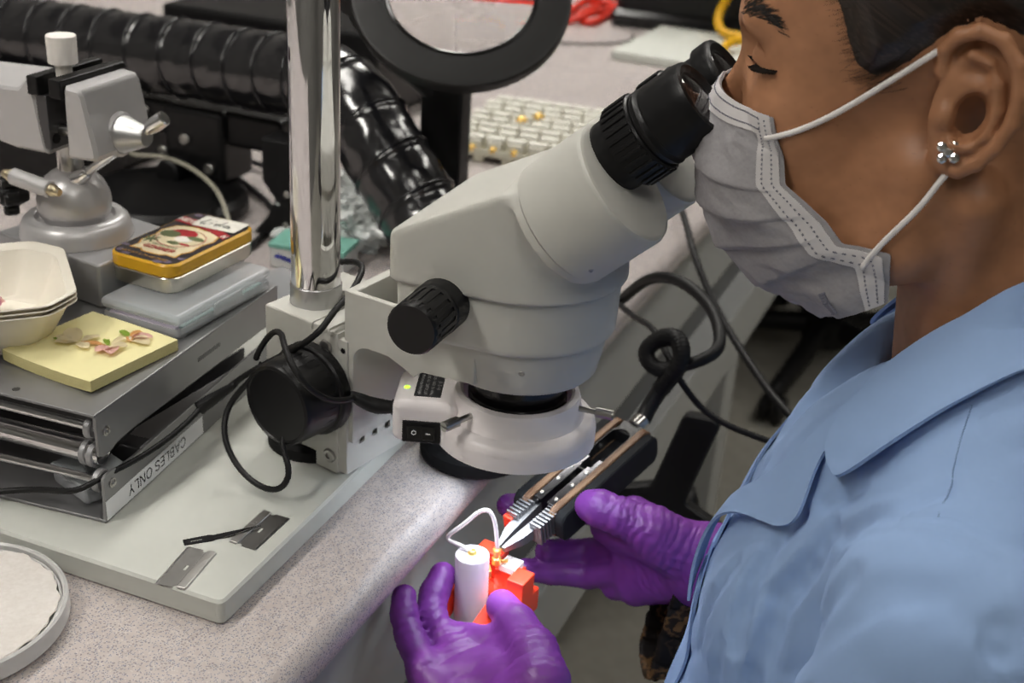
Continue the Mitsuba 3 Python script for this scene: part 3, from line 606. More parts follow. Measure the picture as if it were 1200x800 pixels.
# --- grey box with the vise
MV = rotz(-9, (-206, 164, 0))
add('grey_block__body', put(box(-104, 0, 0, 82, JT + .2, JT + 33, 2.4, True), MV), 'm_alu_paint')
add('grey_block__foot', put(box(-102, -2, 2, 80, JT, JT + 2, .5), MV), 'm_rubber')
lab('grey_block', 'grey metal block under the silver vise', 'block')
mat('m_brass', pr((0.62, 0.54, 0.38), 0.3, 0.5, 1.0))
mat('m_vise', pr((0.52, 0.51, 0.515), 0.34, 0.5, 0.35))
V0 = np.array([-258.0, 206.0, 0.0]); ZB = JT + 33.1
add('bench_vise__base', turned((*V0[:2], ZB), (0, 0, 1), [(39.5, 0), (40, 1), (38.5, 8), (37, 12), (34, 15), (30, 15.8), (28, 15), (26.5, 11), (0, 11)], 96), 'm_vise', 40)
add('bench_vise__ball', turned((*V0[:2], ZB + 25), (0, 0, 1), [(26 * math.sin(t), -26 * math.cos(t)) for t in np.radians(np.linspace(10, 160, 30))], 72), 'm_vise', 40)
add('bench_vise__stem', cyl((*V0[:2], 166), (*V0[:2], 200), 9, .5), 'm_steel')
def vb_(x0, x1, y0, y1, z0, z1, r=1.5): return box(V0[0] + x0, V0[0] + x1, V0[1] + y0, V0[1] + y1, z0, z1, r)
def jaw(poly, y0, y1, bev): return put(prism_y(poly, y0, y1, bev), np.array([[1, 0, 0, V0[0]], [0, 1, 0, V0[1]], [0, 0, 1, 0], [0, 0, 0, 1.0]]))
add('bench_vise__front_jaw', jaw([(25, 189), (48, 190), (50, 194), (42, 234), (39, 238), (28, 239), (26, 236)], -31, 31, 2.2), 'm_vise', 30)
add('bench_vise__rear_jaw', jaw([(-95, 206), (-60, 196), (-20, 189), (8, 189), (6, 200), (0, 239), (-4, 240), (-12, 232), (-95, 228)], -31, 31, 2.0), 'm_vise', 30)
add('bench_vise__jaw_pad', vb_(17, 27, -34, 34, 230, 243, 1.2), 'm_black', label='black jaw pad'); add('bench_vise__jaw_pad', vb_(-1, 8, -34, 34, 230, 243, 1.2), 'm_black')
add('bench_vise__jaw_plate', vb_(2, 11, -30, 30, 192, 230, 1), 'm_dark_steel')
for y in (-24, -4, 20): add('bench_vise__jaw_plate__hole', put(lathe([(3.6, 0), (3.6, 0.6), (2.4, .7), (0, .2)], 20), frame(V0 + (10.9, y, 199), (1, 0, 0))), 'm_matte_black')
for y in (-18, 18): add('bench_vise__guide_rod', cyl(V0 + (-30, y, 204), V0 + (30, y, 204), 4, .5), 'm_steel')
add('bench_vise__spindle', cyl(V0 + (-20, 0, 214), V0 + (46, 0, 203), 5, .5), 'm_steel')
cd = unit((1, 0, 0.06)); c0 = V0 + (44, 0, 202)
add('bench_vise__boss', turned(c0 - cd * 1, cd, [(16, 0), (16, 3), (14, 5.5)], 48), 'm_vise', 30)
add('bench_vise__cone_nut', turned(c0 + cd * 4, cd, [(13, 0), (13, 2), (7.2, 19), (6.6, 20), (0, 20)], 48), 'm_brushed', 30)
tip = c0 + cd * 17; hd = unit(np.array([-0.79, -0.12, -0.60]) + 0)
h0, h1 = tip - hd * 20, tip + hd * 62
add('bench_vise__handle', cyl(h0, h1, 3.1, .2), 'm_chrome')
for q, d in ((h0, hd), (h1, -hd)):
    add('bench_vise__handle_end', turned(q - d * 6, d, [(4.2, 0), (5.4, 1), (5.6, 9), (4.4, 16), (3.2, 17)], 24), 'm_chrome', 30)
l0, l1 = V0 + (-20, -36, 170), V0 + (12, -36, 166)
add('bench_vise__clamp_lever', cyl(l0, l1, 6, .8), 'm_vise')
for q, d in ((l0, unit(l0 - l1)), (l1, unit(l1 - l0))): add('bench_vise__clamp_nut', turned(q, d, [(4.4, 0), (4.4, 3), (3, 5), (3.4, 6), (2.6, 8)], 16), 'm_brass', 30)
knob = V0 + (-34, -20, 150)
kb = mf(turned(knob, (-.6, -.8, 0), [(6, -8), (9, 0), (10, 6), (6, 12)], 32))
for q in range(5): kb = kb + mf(put(lathe([(4.5, 0), (5.2, 2), (5.2, 8), (4, 10)], 20), frame(knob, (-.6, -.8, 0)) @ rotz(q * 72) @ frame((10, 0, 0), (0, 0, 1))))
add('bench_vise__clamp_knob', kb, 'm_black', 30, label='black star-shaped clamp knob')
lab('bench_vise', 'silver ball-base bench vise with black jaw pads and a steel handle', 'vise')
mat('m_delrin', pr((0.78, 0.75, 0.71), 0.4, 0.4))
pc = V0 + (12.5, -12, 0)
add('white_plug', turned((pc[0], pc[1], 236), (0, 0, 1), [(5.5, 0), (5.5, 10), (6.5, 12.5), (9.6, 13), (9.8, 13.6), (10, 31), (9.6, 31.6)], 48), 'm_delrin', 30, 'white plastic plug clamped upright in the vise jaws', 'plug')

# --- nested weigh boats
mat('m_boat', pr((0.74, 0.70, 0.61), 0.4, 0.4))
def boat_ring(s, z, w, c):   # square with cut corners, half width w, corner cut c
    p = sg.Polygon([(w - c, -w), (w, -w + c), (w, w - c), (w - c, w), (-w + c, w), (-w, w - c), (-w, -w + c), (-w + c, -w)]).buffer(-10).buffer(10, 8)
    e = p.exterior; t = np.linspace(0, 1, 97)[:-1]; q = np.array([e.interpolate(k, normalized=True).coords[0] for k in t])
    i = np.argmin(np.abs(np.arctan2(q[:, 1], q[:, 0]))); q = np.roll(q, -i, 0)
    if (q[1, 1] < q[0, 1]): q = np.roll(q[::-1], 1, 0)
    return np.c_[q, np.full(96, z)]
def boat(z):
    outer = [boat_ring(0, 0, 36, 14), boat_ring(0, 3, 40, 15), boat_ring(0, 30, 53, 18), boat_ring(0, 33.5, 58, 19)]
    inner = [boat_ring(0, 34.1, 57.6, 19), boat_ring(0, 31, 52, 18), boat_ring(0, 4, 39, 15), boat_ring(0, 1, 35, 14)]
    lay = outer + inner; n = 96; V = np.vstack(lay + [[[0, 0, 0]], [[0, 0, 1]]]); i = np.arange(n); j = (i + 1) % n; f = []
    for k in range(len(lay) - 1): f += [np.stack([k * n + i, k * n + j, (k + 1) * n + j], 1), np.stack([k * n + i, (k + 1) * n + j, (k + 1) * n + i], 1)]
    f += [np.stack([j, i, 0 * i + len(lay) * n], 1), np.stack([(len(lay) - 1) * n + i, (len(lay) - 1) * n + j, 0 * i + len(lay) * n + 1], 1)]
    m = trimesh.Trimesh(V, np.vstack(f), process=False); m.apply_translation((0, 0, z)); return m
MW = rotz(46, (-246, 95, JT + 0.3))
for k, t in enumerate(('lowest white weigh boat of the nested stack on the lab jack', 'middle white weigh boat of the nested stack on the lab jack', 'topmost white weigh boat of the nested stack, holding flower bits')):
    add('weigh_boat', put(boat(k * 3.2), MW), 'm_boat', 30, t, 'weigh boat', 'nested weigh boats')
mat('m_stick', pr((0.42, 0.30, 0.13), 0.6, 0.3))
WB = np.eye(4); WB[:3, 3] = (-252, 104, JT + 13)
add('pink_blossom__stem', put(tube([(-26, -6, 3), (-12, -2, 5), (0, 2, 4)], 1.8, 20), WB), 'm_petal_cream', True)
for i, (a, l, w, m) in enumerate(((0, 9, 8, 'rose'), (70, 8, 7, 'rose'), (-70, 8, 7, 'rose'), (150, 6, 5, 'pink'), (30, 9, 6, 'pink'))):
    add('pink_blossom__petal', put(petal(l, w, 5, i + 40), WB @ rotz(a, (0, 2, 2))), 'm_petal_' + m, True)
lab('pink_blossom', 'faded pink flower bud with its stem in the white weigh boat', 'flower')
add('wooden_peg', put(box(-16, 0, -4, 4, 0, 5, 1), rotz(18, (-256, 96, JT + 11))), 'm_stick', 30, 'small tan wooden peg in the white weigh boat', 'peg')

# --- petri dish, blades
mat('m_dish', {'type': 'blendbsdf', 'weight': 0.6, 'bsdf_0': {'type': 'thindielectric', 'int_ior': 1.4}, 'bsdf_1': pr((0.70, 0.70, 0.69), 0.2, 0.5)})
def filter_tex(p, n, uv):
    a = mikit.fbm(p.x * 500, p.y * 500, 0.0, octaves=3); b = mikit.fbm(p.x * 60, p.y * 60, 3.0, octaves=2)
    return mikit.mix((0.56, 0.52, 0.48), (0.70, 0.67, 0.64), a * .5 + b * .5)
mat('m_filter_paper', pr(mikit.proc(filter_tex), 0.85, 0.2))
MD = np.eye(4); MD[:3, 3] = (-133, -66, 0.3)
add('petri_dish__dish', put(ringlathe([(0.01, 0), (57, 0), (58.5, 1), (59, 11), (57.6, 11), (57, 1.8), (0.01, 1.4)], 96), MD), 'm_dish', 30)
add('petri_dish__cover', put(ringlathe([(59.6, 3.4), (62.4, 3), (63, 4), (62.6, 13.6), (61, 14.4), (59.6, 13.4)], 96), MD), 'm_dish', 30)
fpz = lathe([(57, 0), (57.4, .4), (56.8, .9), (30, 1.0), (0, 1.1)], 96)
vv = np.array(fpz.vertices); rr_ = np.linalg.norm(vv[:, :2], axis=1); an = np.arctan2(vv[:, 1], vv[:, 0]); vv[:, :2] *= (1 + np.where(rr_ > 50, .012 * np.sin(an * 13) + .012 * np.sin(an * 29 + 1), 0))[:, None]; vv[:, 2] += np.where(rr_ > 50, .5 * np.sin(an * 9), 0)
add('petri_dish__filter_paper', put(trimesh.Trimesh(vv, fpz.faces, process=False), MD @ frame((0, 0, 11.4), (0, 0, 1))), 'm_filter_paper', 30, label='white ragged-edged filter paper in the dish')
lab('petri_dish', 'round clear petri dish with white filter paper on the bench', 'petri dish')
mat('m_blade', pr((0.27, 0.265, 0.255), 0.33, 0.5, 1.0)); mat('m_blade_spine', pr((0.50, 0.49, 0.47), 0.30, 0.5, 1.0)); mat('m_blade_edge', pr((0.72, 0.72, 0.72), 0.14, 0.5, 1.0))
def razor(M, key, label, text=None):
    w, L = 18.8, 38.5
    p = sg.Polygon([(0, 0), (w, 0), (w, L), (0, L)])
    for y in (0, L): p = p.difference(sg.Point(w - 6.6, y).buffer(2.0, 8)).difference(sg.Polygon([(w - 5, y - .9), (w + 1, y - .9), (w + 1, y + .9), (w - 5, y + .9)]) if False else sg.Point(w - 6.6, y).buffer(.1))
    p = p.difference(sg.Polygon([(8.4, L / 2 - 2.6), (10.2, L / 2 - 2.6), (10.2, L / 2 + 2.6), (8.4, L / 2 + 2.6)]))
    b = trimesh.creation.extrude_polygon(p, 0.25, engine='earcut'); add(key + '__blade', put(b, M), 'm_blade', False)
    add(key + '__sharp_edge', put(extr([(0, 0), (1.0, 0), (1.0, L), (0, L)], 0.05), M @ frame((0, 0, .25), (0, 0, 1))), 'm_blade_edge', False)
    add(key + '__spine', [put(box(w - 5.4, w + .4, .4, L - .4, -.25 + .27, 1.25, .4), M)], 'm_blade_spine', 30)
    if text:
        m_ = M @ rotz(-90, (w - 2.4, L / 2, 1.2)); text_on(key + '__spine__stamp', text, 2.8, m_, 'm_blade_edge', .08)
    lab(key, label, 'razor blade')
razor(rotz(7.0, (-43.9, -3.07 + 4.2, BT + .05)) if False else rotz(7.0, (-43.9, -1.6, BT + .05)), 'razor_blade', 'single-edge razor blade at the near rim of the microscope base plate')
M2 = rotz(-0.5, (-29.1 + 18.8, 51.3 + 38.5, BT + .05)) @ rotz(180)
razor(M2, 'razor_blade_001', 'single-edge razor blade under the black scalpel blade on the base plate', 'NO. 91')
sc_ = [(0, -2.8), (16, -3.4), (20, -2.4), (26, -3.0), (34, -2.2), (47, 0.6), (34, 1.6), (24, 2.2), (18, 2.2), (16, 3.2), (0, 2.8)]
sp = sg.Polygon(sc_).difference(sg.Polygon([(4, -.7), (11, -.7), (11, .7), (4, .7)]))
sm = trimesh.creation.extrude_polygon(sp, .5, engine='earcut')
sv = np.array(sm.vertices); MSB = rotz(45.5, (-53, 38.6, BT + .1)); sv[:, 2] += np.clip(sv[:, 0] - 20, 0, 99) * .075
add('scalpel_blade__blade', put(trimesh.Trimesh(sv, sm.faces), MSB), 'm_matte_black', False)
ev = extr([(22, -3.05), (34, -2.35), (47, 0.5), (34, -1.2)], .1); e2 = np.array(ev.vertices); e2[:, 2] += .5 + np.clip(e2[:, 0] - 20, 0, 99) * .075
add('scalpel_blade__ground_edge', put(trimesh.Trimesh(e2, ev.faces), MSB), 'm_blade_edge', False)
lab('scalpel_blade', 'black scalpel blade resting its tip on a razor blade', 'scalpel blade')

# --- the lamp's power cable
cab = [(-62, 214, 132), (-46, 221, 136), (-29, 214, 140), (-20, 196, 139), (-16, 172, 135), (-15.5, 152, 131), (-17, 141, 125), (-35.2, 139, 107.8), (-67.6, 142, 83.4), (-90.9, 140, 61.6)]
add('power_cable__cord', tube(cab, 2.1, 90, 12), 'm_rubber', True)
add('power_cable__strain_relief', tube([(-82, 141, 70), (-92, 139.5, 61), (-100, 137, 54.5), (-106, 133, 49)], [2.2, 3.6, 4.4, 4.8], 24, 14), 'm_rubber', True)
add('power_cable__cord', tube([(-104, 134, 51), (-104.5, 110, 46), (-105, 80, 45), (-107, 55, 46), (-111.1, 42.1, 45), (-120, 30, 40), (-140, 30, 33), (-165, 28, 27), (-185, 20, 24), (-230, 10, 22)], 1.9, 70, 10), 'm_rubber', True)
add('power_cable__cord', tube([(-62, 143, 90), (-68, 138, 78), (-80, 132, 60), (-78.9, 122, 46.4), (-67, 113, 32.3), (-44.6, 105, 24), (-26, 103, 27), (-20.9, 106, 38), (-28, 112, 50), (-30, 118, 58)], 2.0, 80, 10), 'm_rubber', True)
add('power_cable__cord', tube([(8, 138, 84.6), (-2, 112, 96), (-12, 104, 112), (-25, 112, 122), (-38, 128, 122), (-50, 138, 116), (-60, 141, 104), (-66, 142, 92)], 2.0, 80, 10), 'm_rubber', True)
plug0 = np.array([*AX, 0]) + np.array([*ub, 0]) * 76 + np.array([*vb, 0]) * 8 + (0, 0, 77)
pl1 = np.array([4.0, 140, 84])
add('power_cable__plug', tube([plug0 + np.array([*ub, 0]) * 0.2, plug0 + np.array([*ub, 0]) * 3, plug0 + np.array([*ub, 0]) * 3.2, plug0 + np.array([*ub, 0]) * 12, 0.5 * (plug0 + np.array([*ub, 0]) * 14 + pl1), pl1], [5.0, 5.0, 4.0, 5.2, 4.4, 3.0], 40, 16), 'm_rubber', True)
lab('power_cable', 'black power cable of the ring light looped round the focus knob', 'cable')
# ------------------------------------------------------------------ the flexible fume hose
hp = np.array([(-930, 625, 125), (-820, 620, 131), (-704, 615, 137), (-604, 610, 141), (-509, 605, 144), (-419, 600, 147), (-325, 585, 151), (-258, 565, 155), (-213, 550, 139), (-178, 535, 107), (-146, 525, 77), (-116, 514, 48), (-84, 504, 44.5)], float)
HN = 900; hc = spline(hp, HN); hl = np.r_[0, np.cumsum(np.linalg.norm(np.diff(hc, axis=0), axis=1))]
HR, PITCH = 42.0, 44.0
tg = np.gradient(hc, axis=0); tg /= np.linalg.norm(tg, axis=1, keepdims=True)
sd = np.cross(tg, [0, 0, 1.0]); sd /= np.linalg.norm(sd, axis=1, keepdims=True); up_ = np.cross(sd, tg)
sides_ = 72; th = np.arange(sides_) * 2 * np.pi / sides_
ph = hl[:, None] / PITCH
u_ = ph % 1.0
bulge = np.sin(np.pi * u_) ** 0.6
wr = meshkit.fbm(np.stack([np.cos(th)[None] * 1.6 + 0 * ph, np.sin(th)[None] * 1.6 + 0 * ph, ph * 1.1 + 0 * th[None]], -1), 3, seed=4) - .5
crease = np.abs(meshkit.noise(np.stack([np.cos(th)[None] * 2.2 + ph * .5, np.sin(th)[None] * 2.2 + 0 * ph, ph * 1.0 + 9 + 0 * th[None]], -1), seed=8) - .5)
sag = 0.35 + 0.65 * (np.sin(th)[None] > -2)
rad = HR - 2.6 + (-0.6 * bulge + 0.9 * (wr) * np.sin(np.pi * u_) * 2.4 - 0.5 * np.exp(-(crease / .08) ** 2) * np.sin(np.pi * u_)) * sag + 0.9 * np.exp(-((u_ - .0) / .06) ** 2) + 0.9 * np.exp(-((u_ - 1.0) / .06) ** 2) + 1.4 * np.cos(np.pi * (u_ - .5)) ** 2
hv = hc[:, None] + rad[..., None] * (np.cos(th)[None, :, None] * sd[:, None] + np.sin(th)[None, :, None] * up_[:, None])
i, j = np.meshgrid(np.arange(HN - 1), np.arange(sides_), indexing='ij'); j2 = (j + 1) % sides_
qd = np.stack([i * sides_ + j, i * sides_ + j2, (i + 1) * sides_ + j2, (i + 1) * sides_ + j], -1).reshape(-1, 4)
mat('m_hose', pr((0.006, 0.006, 0.0075), 0.16, 0.95))
hf = np.vstack([qd[:, [0, 1, 2]], qd[:, [0, 2, 3]]])
hm = trimesh.Trimesh(hv.reshape(-1, 3), hf, process=False)
if (hm.face_normals[5] @ (hm.triangles_center[5] - hc[0])) < 0: hm.faces = hm.faces[:, ::-1]
add('fume_hose__sleeve', hm, 'm_hose', True)
for k in range(1, int(hl[-1] / PITCH) + 1):
    c = np.searchsorted(hl, k * PITCH)
    if c >= HN: break
    a = th[::2]; ring = hc[c] + (HR - .6) * (np.cos(a)[:, None] * sd[c] + np.sin(a)[:, None] * up_[c])
    rr2 = ringlathe([(HR - 1.6 + 1.3 * math.cos(t), 1.3 * math.sin(t)) for t in np.radians(np.arange(0, 360, 60))], 48)
    add('fume_hose__rib', put(rr2, frame(hc[c], tg[c] + 0.12 * up_[c])), 'm_hose', True)
lab('fume_hose', 'glossy black flexible fume extraction hose lying across the back of the bench', 'hose')

# ------------------------------------------------------------------ magnifier lamp
mat('m_mag', pr((0.008, 0.008, 0.008), 0.42, 0.3))
mc = np.array([-113.0, 552, 260]); mn = unit((0.269, -0.603, 0.751)); MG = frame(mc, mn)
add('magnifier_lamp__shade', put(ringlathe([(66, -16), (92, -17), (96, -13), (97.5, -2), (96.5, 0.6), (94, 1.6), (68, 1.6), (65.5, .4)], 128), MG), 'm_mag', 30)
mat('m_glass', {'type': 'dielectric', 'int_ior': 1.5})
t_ = np.linspace(0, 1, 16)
add('magnifier_lamp__lens', put(lathe([(0, -4)] + [(65.4 * s, -4 + 3 * s * s) for s in t_[1:]] + [(65.4 * s, 4 - 3.0 * s * s) for s in t_[::-1][:-1]] + [(0, 4)], 96), MG @ frame((0, 0, -5), (0, 0, 1))), 'm_glass', 30, label='round glass magnifying lens')
add('magnifier_lamp__lens_ring', put(ringlathe([(64, -.5), (67, -.5), (67, 2.2), (65.2, 2.6), (64, 2)], 96), MG), 'm_gloss_black', 30)
add('magnifier_lamp__post', box(-172, -128, 596, 622, 1, 170, 3), 'm_mag')
add('magnifier_lamp__base', box(-184, -84, 590, 690, 0.4, 14, 5), 'm_mag')
add('magnifier_lamp__arm', tube([(-160, 609, 150), (-178, 590, 172), (-200, 555, 210), (-203, 524, 252)], 11, 30, 14), 'm_mag', True); add('magnifier_lamp__hinge', cyl((-203, 512, 246), (-203, 540, 256), 15, 2), 'm_mag')
lab('magnifier_lamp', 'black round magnifier lamp with a glass lens behind the microscope', 'magnifier lamp')

# ------------------------------------------------------------------ tray of small clear capsules
mat('m_capsule', pr((0.60, 0.58, 0.50), 0.35, 0.4)); mat('m_capsule_lid', pr((0.72, 0.71, 0.64), 0.3, 0.4)); mat('m_tray', pr((0.52, 0.50, 0.40), 0.4, 0.4))
MTR = rotz(5, (-268, 868, 0))
add('sample_tray__frame', [put(box(-4, 156, -4, 216, 9, 12, 1), MTR), put(box(-4, 156, -4, -1, 9, 18, 1), MTR)], 'm_tray')
for k, x in enumerate((8, 44, 80, 116, 146)):
    for y in (2, 106, 206): add('sample_tray__foot', put(box(x - 7, x + 7, y - 4, y + 4, .3, 9.2, 2), MTR), 'm_tray')
lab('sample_tray', 'pale tray packed with rows of small clear capsules', 'tray')
capd = scene
cb = mikit.ply((np.asarray(box(-10, 10, -10, 10, 0, 15, 2).vertices) * S, np.asarray(box(-10, 10, -10, 10, 0, 15, 2).faces)), 'm_capsule', 30)
cl_ = mikit.ply((np.asarray(box(-11.5, 11.5, -6.5, 6.5, 15.1, 19, 1).vertices) * S, np.asarray(box(-11.5, 11.5, -6.5, 6.5, 15.1, 19, 1).faces)), 'm_capsule_lid', 30)
gd = mikit.ply((np.asarray(trimesh.creation.icosphere(2, 5.0).vertices) * S, np.asarray(trimesh.creation.icosphere(2, 5.0).faces)), 'm_gold', True)
words = ['first', 'second', 'third', 'fourth', 'fifth', 'sixth', 'seventh', 'eighth']
def place_(d, M):
    M = np.array(M); M = M.copy(); M[:3, 3] *= S; return {**d, 'to_world': T(M.tolist())}
for r_ in range(8):
    for c_ in range(6):
        k = unique('sample_capsule__cup') if False else None
        n_ = r_ * 6 + c_; key = 'sample_capsule' + ('' if n_ == 0 else f'_{n_:03d}')
        M = MTR @ rotz(0, (12 + c_ * 26.6 + (r_ % 2) * 6 - 3, 11 + r_ * 26.5, 12.1))
        scene[key + '__cup'] = place_(cb, M); scene[key + '__lid'] = place_(cl_, M)
        gold = r_ == 0 and c_ < 4
        if gold: scene[key + '__gold_pin'] = place_(gd, M @ frame((0, -11.5, 5), (0, 0, 1)))
        if gold: t = f'clear capsule with gold pin, {words[c_]} from left in the front row of the tray'
        else: t = f'plain clear capsule, {words[c_]} from left in the {words[r_]} row of the tray'
        lab(key, t, 'capsule', 'small clear capsules in the tray')
for x, y in ((69, 92), (84, 118)):
    add('gold_connector', put(lathe([(0, 0), (7, .4), (7.6, 2.4), (5, 5.5), (0, 6.5)], 24), MTR @ frame((x, y, 31.2), (0.1, -.5, .9))), 'm_gold', True, 'round gold connector on top of the capsules, ' + ('left and nearer one' if x == 69 else 'right and farther one'), 'connector')

# ------------------------------------------------------------------ things at the far end of the bench
mat('m_slab', pr((0.56, 0.575, 0.53), 0.5, 0.3))
add('white_board', put(box(0, 232, 0, 255, 0.3, 16, 3), rotz(-3, (-262, 1496, 0))), 'm_slab', 30, 'flat pale board lying on the bench in front of the black equipment', 'board')
mat('m_red_cord', pr((0.62, 0.035, 0.02), 0.35, 0.4)); mat('m_yellow_cord', pr((0.70, 0.38, 0.01), 0.4, 0.4))
add('black_equipment__body', put(box(0, 520, 0, 380, 12, 330, 26), rotz(6, (-345, 1760, 0))), 'm_black')
add('black_equipment__rim', put(box(-6, 526, -8, 388, 0.5, 34, 14), rotz(6, (-345, 1760, 0))), 'm_gloss_black')
lab('black_equipment', 'large black instrument case at the far end of the bench', 'instrument')
add('red_cable', tube([(-425, 1985, 8), (-420, 1850, 7), (-402, 1745, 7), (-378, 1725, 7), (-372, 1790, 7), (-388, 1900, 8), (-420, 1905, 14), (-440, 1800, 8), (-414, 1712, 7), (-388, 1738, 18), (-386, 1850, 9), (-405, 1990, 9), (-520, 2000, 8)], 7, 120, 10), 'm_red_cord', True, 'coiled red cable at the far end of the bench', 'cable')
add('red_cable_001', tube([(-480, 1640, 6), (-440, 1660, 6), (-415, 1678, 6), (-420, 1697, 6), (-450, 1720, 6), (-470, 1760, 6)], 6, 60, 10), 'm_red_cord', True, 'loose red cable end beside the magnifier lamp', 'cable')
add('yellow_cable', tube([(-255, 1740, 120), (-215, 1738, 92), (-185, 1738, 84), (-150, 1738, 100), (-120, 1738, 130), (-128, 1735, 92), (-142, 1728, 52), (-128, 1700, 30), (-100, 1690, 27), (-70, 1690, 30), (-40, 1700, 46), (-10, 1720, 70), (30, 1740, 50), (40, 1690, 24), (-30, 1650, 27), (-90, 1560, 27)], 7.5, 140, 12), 'm_yellow_cord', True, 'thick yellow cable hanging over the black instrument', 'cable')
add('thin_grey_wire', tube([(-560, 1420, 2), (-450, 1500, 2), (-380, 1545, 2), (-300, 1600, 2), (-285, 1700, 2)], 2, 60, 8), 'm_rubber', True, 'thin dark wire lying across the far bench', 'wire')
# clutter on the far bench, seen past the magnifier
add('red_parts_box', box(-655, -632, 1752, 1790, 0.4, 20, 3), 'm_red_cord', 30, 'small red box on the far bench beside the black wires', 'box')
add('yellow_wire', tube([(-760, 1640, 3), (-700, 1690, 4), (-660, 1655, 3), (-600, 1600, 4), (-560, 1640, 3), (-500, 1610, 3)], 3, 80, 8), 'm_yellow_cord', True, 'thin yellow wire lying on the far bench behind the magnifier', 'wire')
add('black_wire_coil', tube([(-596 + 34 * math.cos(t) + 6 * math.sin(3 * t), 1640 + 30 * math.sin(t) + 4 * t, 5 + 1.1 * t) for t in np.linspace(0, 19, 46)], 4, 220, 8), 'm_rubber', True, 'coil of black wire on the far bench behind the magnifier', 'wire')
add('black_tool_case', box(-740, -655, 1640, 1760, 0.4, 46, 5), 'm_black', 30, 'small black case on the far bench behind the magnifier', 'case')
# dark equipment in the back left corner
add('black_instrument_box__body', box(-900, -545, 540, 720, 3, 84, 6), 'm_black'); add('black_instrument_box__foot', [box(-870, -850, 555, 570, 0.3, 4, 1), box(-590, -570, 555, 570, 0.3, 4, 1)], 'm_rubber')
lab('black_instrument_box', 'black box on the bench behind the silver vise, under the hose', 'box')
add('black_power_supply__body', box(-720, -395, 930, 1180, 4, 120, 8), 'm_black'); add('black_power_supply__foot', [box(-700, -680, 940, 960, 0.3, 5, 1), box(-430, -410, 940, 960, 0.3, 5, 1)], 'm_rubber')
lab('black_power_supply', 'low black box behind the fume hose', 'box')
add('fume_arm_base__disc', turned((-440, 548, 0.3), (0, 0, 1), [(83, 0), (86, 3), (86, 14), (80, 20), (26, 23)], 72), 'm_black', 30)
add('fume_arm_base__column', [box(-470, -395, 590, 650, 18, 98, 8), cyl((-452, 568, 30), (-452, 596, 30), 14, 2), box(-520, -330, 600, 640, 60, 97, 6)], 'm_black')
for o in ((-498, 599, 84), (-441, 589, 64), (-412, 589, 36), (-470, 589, 46)): screw('fume_arm_base__bolt', o, (0, -1, 0), 6, 3)
lab('fume_arm_base', 'black round base and bracket under the fume hose', 'stand')
add('black_bracket__plate', [prism_y([(-318, 4), (-246, 4), (-246, 104), (-306, 104), (-306, 60), (-292, 44), (-300, 26)][::-1], 524, 556, 2)], 'm_matte_black')
for o in ((-277, 523.5, 52), (-279, 523.5, 20)): screw('black_bracket__screw', o, (0, -1, 0), 3.4, 2)
lab('black_bracket', 'black upright bracket with two screws, behind the chrome pole', 'bracket')
mat('m_clear_tube', pr((0.38, 0.36, 0.29), 0.2, 0.6))
add('clear_tubing', tube([(-600, 650, 100), (-540, 648, 60), (-475, 660, 50) if False else (-505, 580, 40), (-470, 575, 44), (-430, 572, 42), (-400, 560, 38), (-363, 536, 30), (-330, 505, 14), (-309, 489, 4), (-290, 455, 4)], 2.4, 80, 10), 'm_clear_tube', True, 'pale translucent tubing curving down to the bench behind the tin', 'tubing')
add('black_wire', tube([(-500, 745, 8), (-462, 715, 8), (-415, 699, 8), (-390, 680, 6)], 3.2, 40, 8), 'm_rubber', True, 'short black wire on the bench under the hose', 'wire')
add('black_wire_001', tube([(-470, 690, 10), (-430, 660, 6), (-346, 600, 4), (-312, 550, 4), (-305, 520, 4), (-300, 490, 5), (-330, 450, 5)], 3.4, 60, 8), 'm_rubber', True, 'black wire curling down beside the pale tubing', 'wire')
mat('m_box_white', pr((0.62, 0.63, 0.61), 0.5, 0.3)); mat('m_teal', pr((0.20, 0.46, 0.38), 0.5, 0.3)); mat('m_blue_print', pr((0.04, 0.05, 0.28), 0.5, 0.3))
MGB = rotz(8, (-228, 470, 0))
add('teal_lidded_box__body', put(box(-34, 40, 0, 40, 0.3, 20, 1.5), MGB), 'm_box_white'); add('teal_lidded_box__lid', put(box(-35, 41, -1, 41, 20, 25, 1.5), MGB), 'm_teal')
add('teal_lidded_box__blue_mark', put(extr([(-30, -3), (-8, -8), (0, -5), (-26, 1)], .3), MGB @ np.array([[1, 0, 0, 0], [0, 0, -1, 0.1], [0, 1, 0, 14], [0, 0, 0, 1.0]])), 'm_blue_print', False)
lab('teal_lidded_box', 'small white box with a teal lid and a blue mark behind the pole', 'box')
add('clear_plastic_case', put(box(-40, 34, 0, 60, 0.4, 7, 3), rotz(-18, (-226, 392, 0))), 'm_frost', 30, 'flat clear plastic case lying on the bench behind the lab jack', 'case')
mat('m_bag', {'type': 'blendbsdf', 'weight': 0.92, 'bsdf_0': {'type': 'thindielectric', 'int_ior': 1.4}, 'bsdf_1': pr((0.74, 0.77, 0.76), 0.22, 0.5)})
bg = trimesh.creation.icosphere(subdivisions=5); bv = np.array(bg.vertices)
nz = np.abs(meshkit.noise(bv * 2.6 + 5, 3) - .5) * 2 + .5 * np.abs(meshkit.noise(bv * 6 + 1, 7) - .5) * 2
bv = bv * (0.72 + .5 * nz)[:, None] * [64, 60, 40]; bv[:, 2] = np.maximum(bv[:, 2], -24); bv += (-240, 570, 25)
add('plastic_bag', trimesh.Trimesh(bv, bg.faces), 'm_bag', 60, 'crumpled translucent plastic bag on the bench behind the microscope arm', 'bag')
mat('m_foam', pr((0.006, 0.006, 0.0065), 0.85, 0.15))
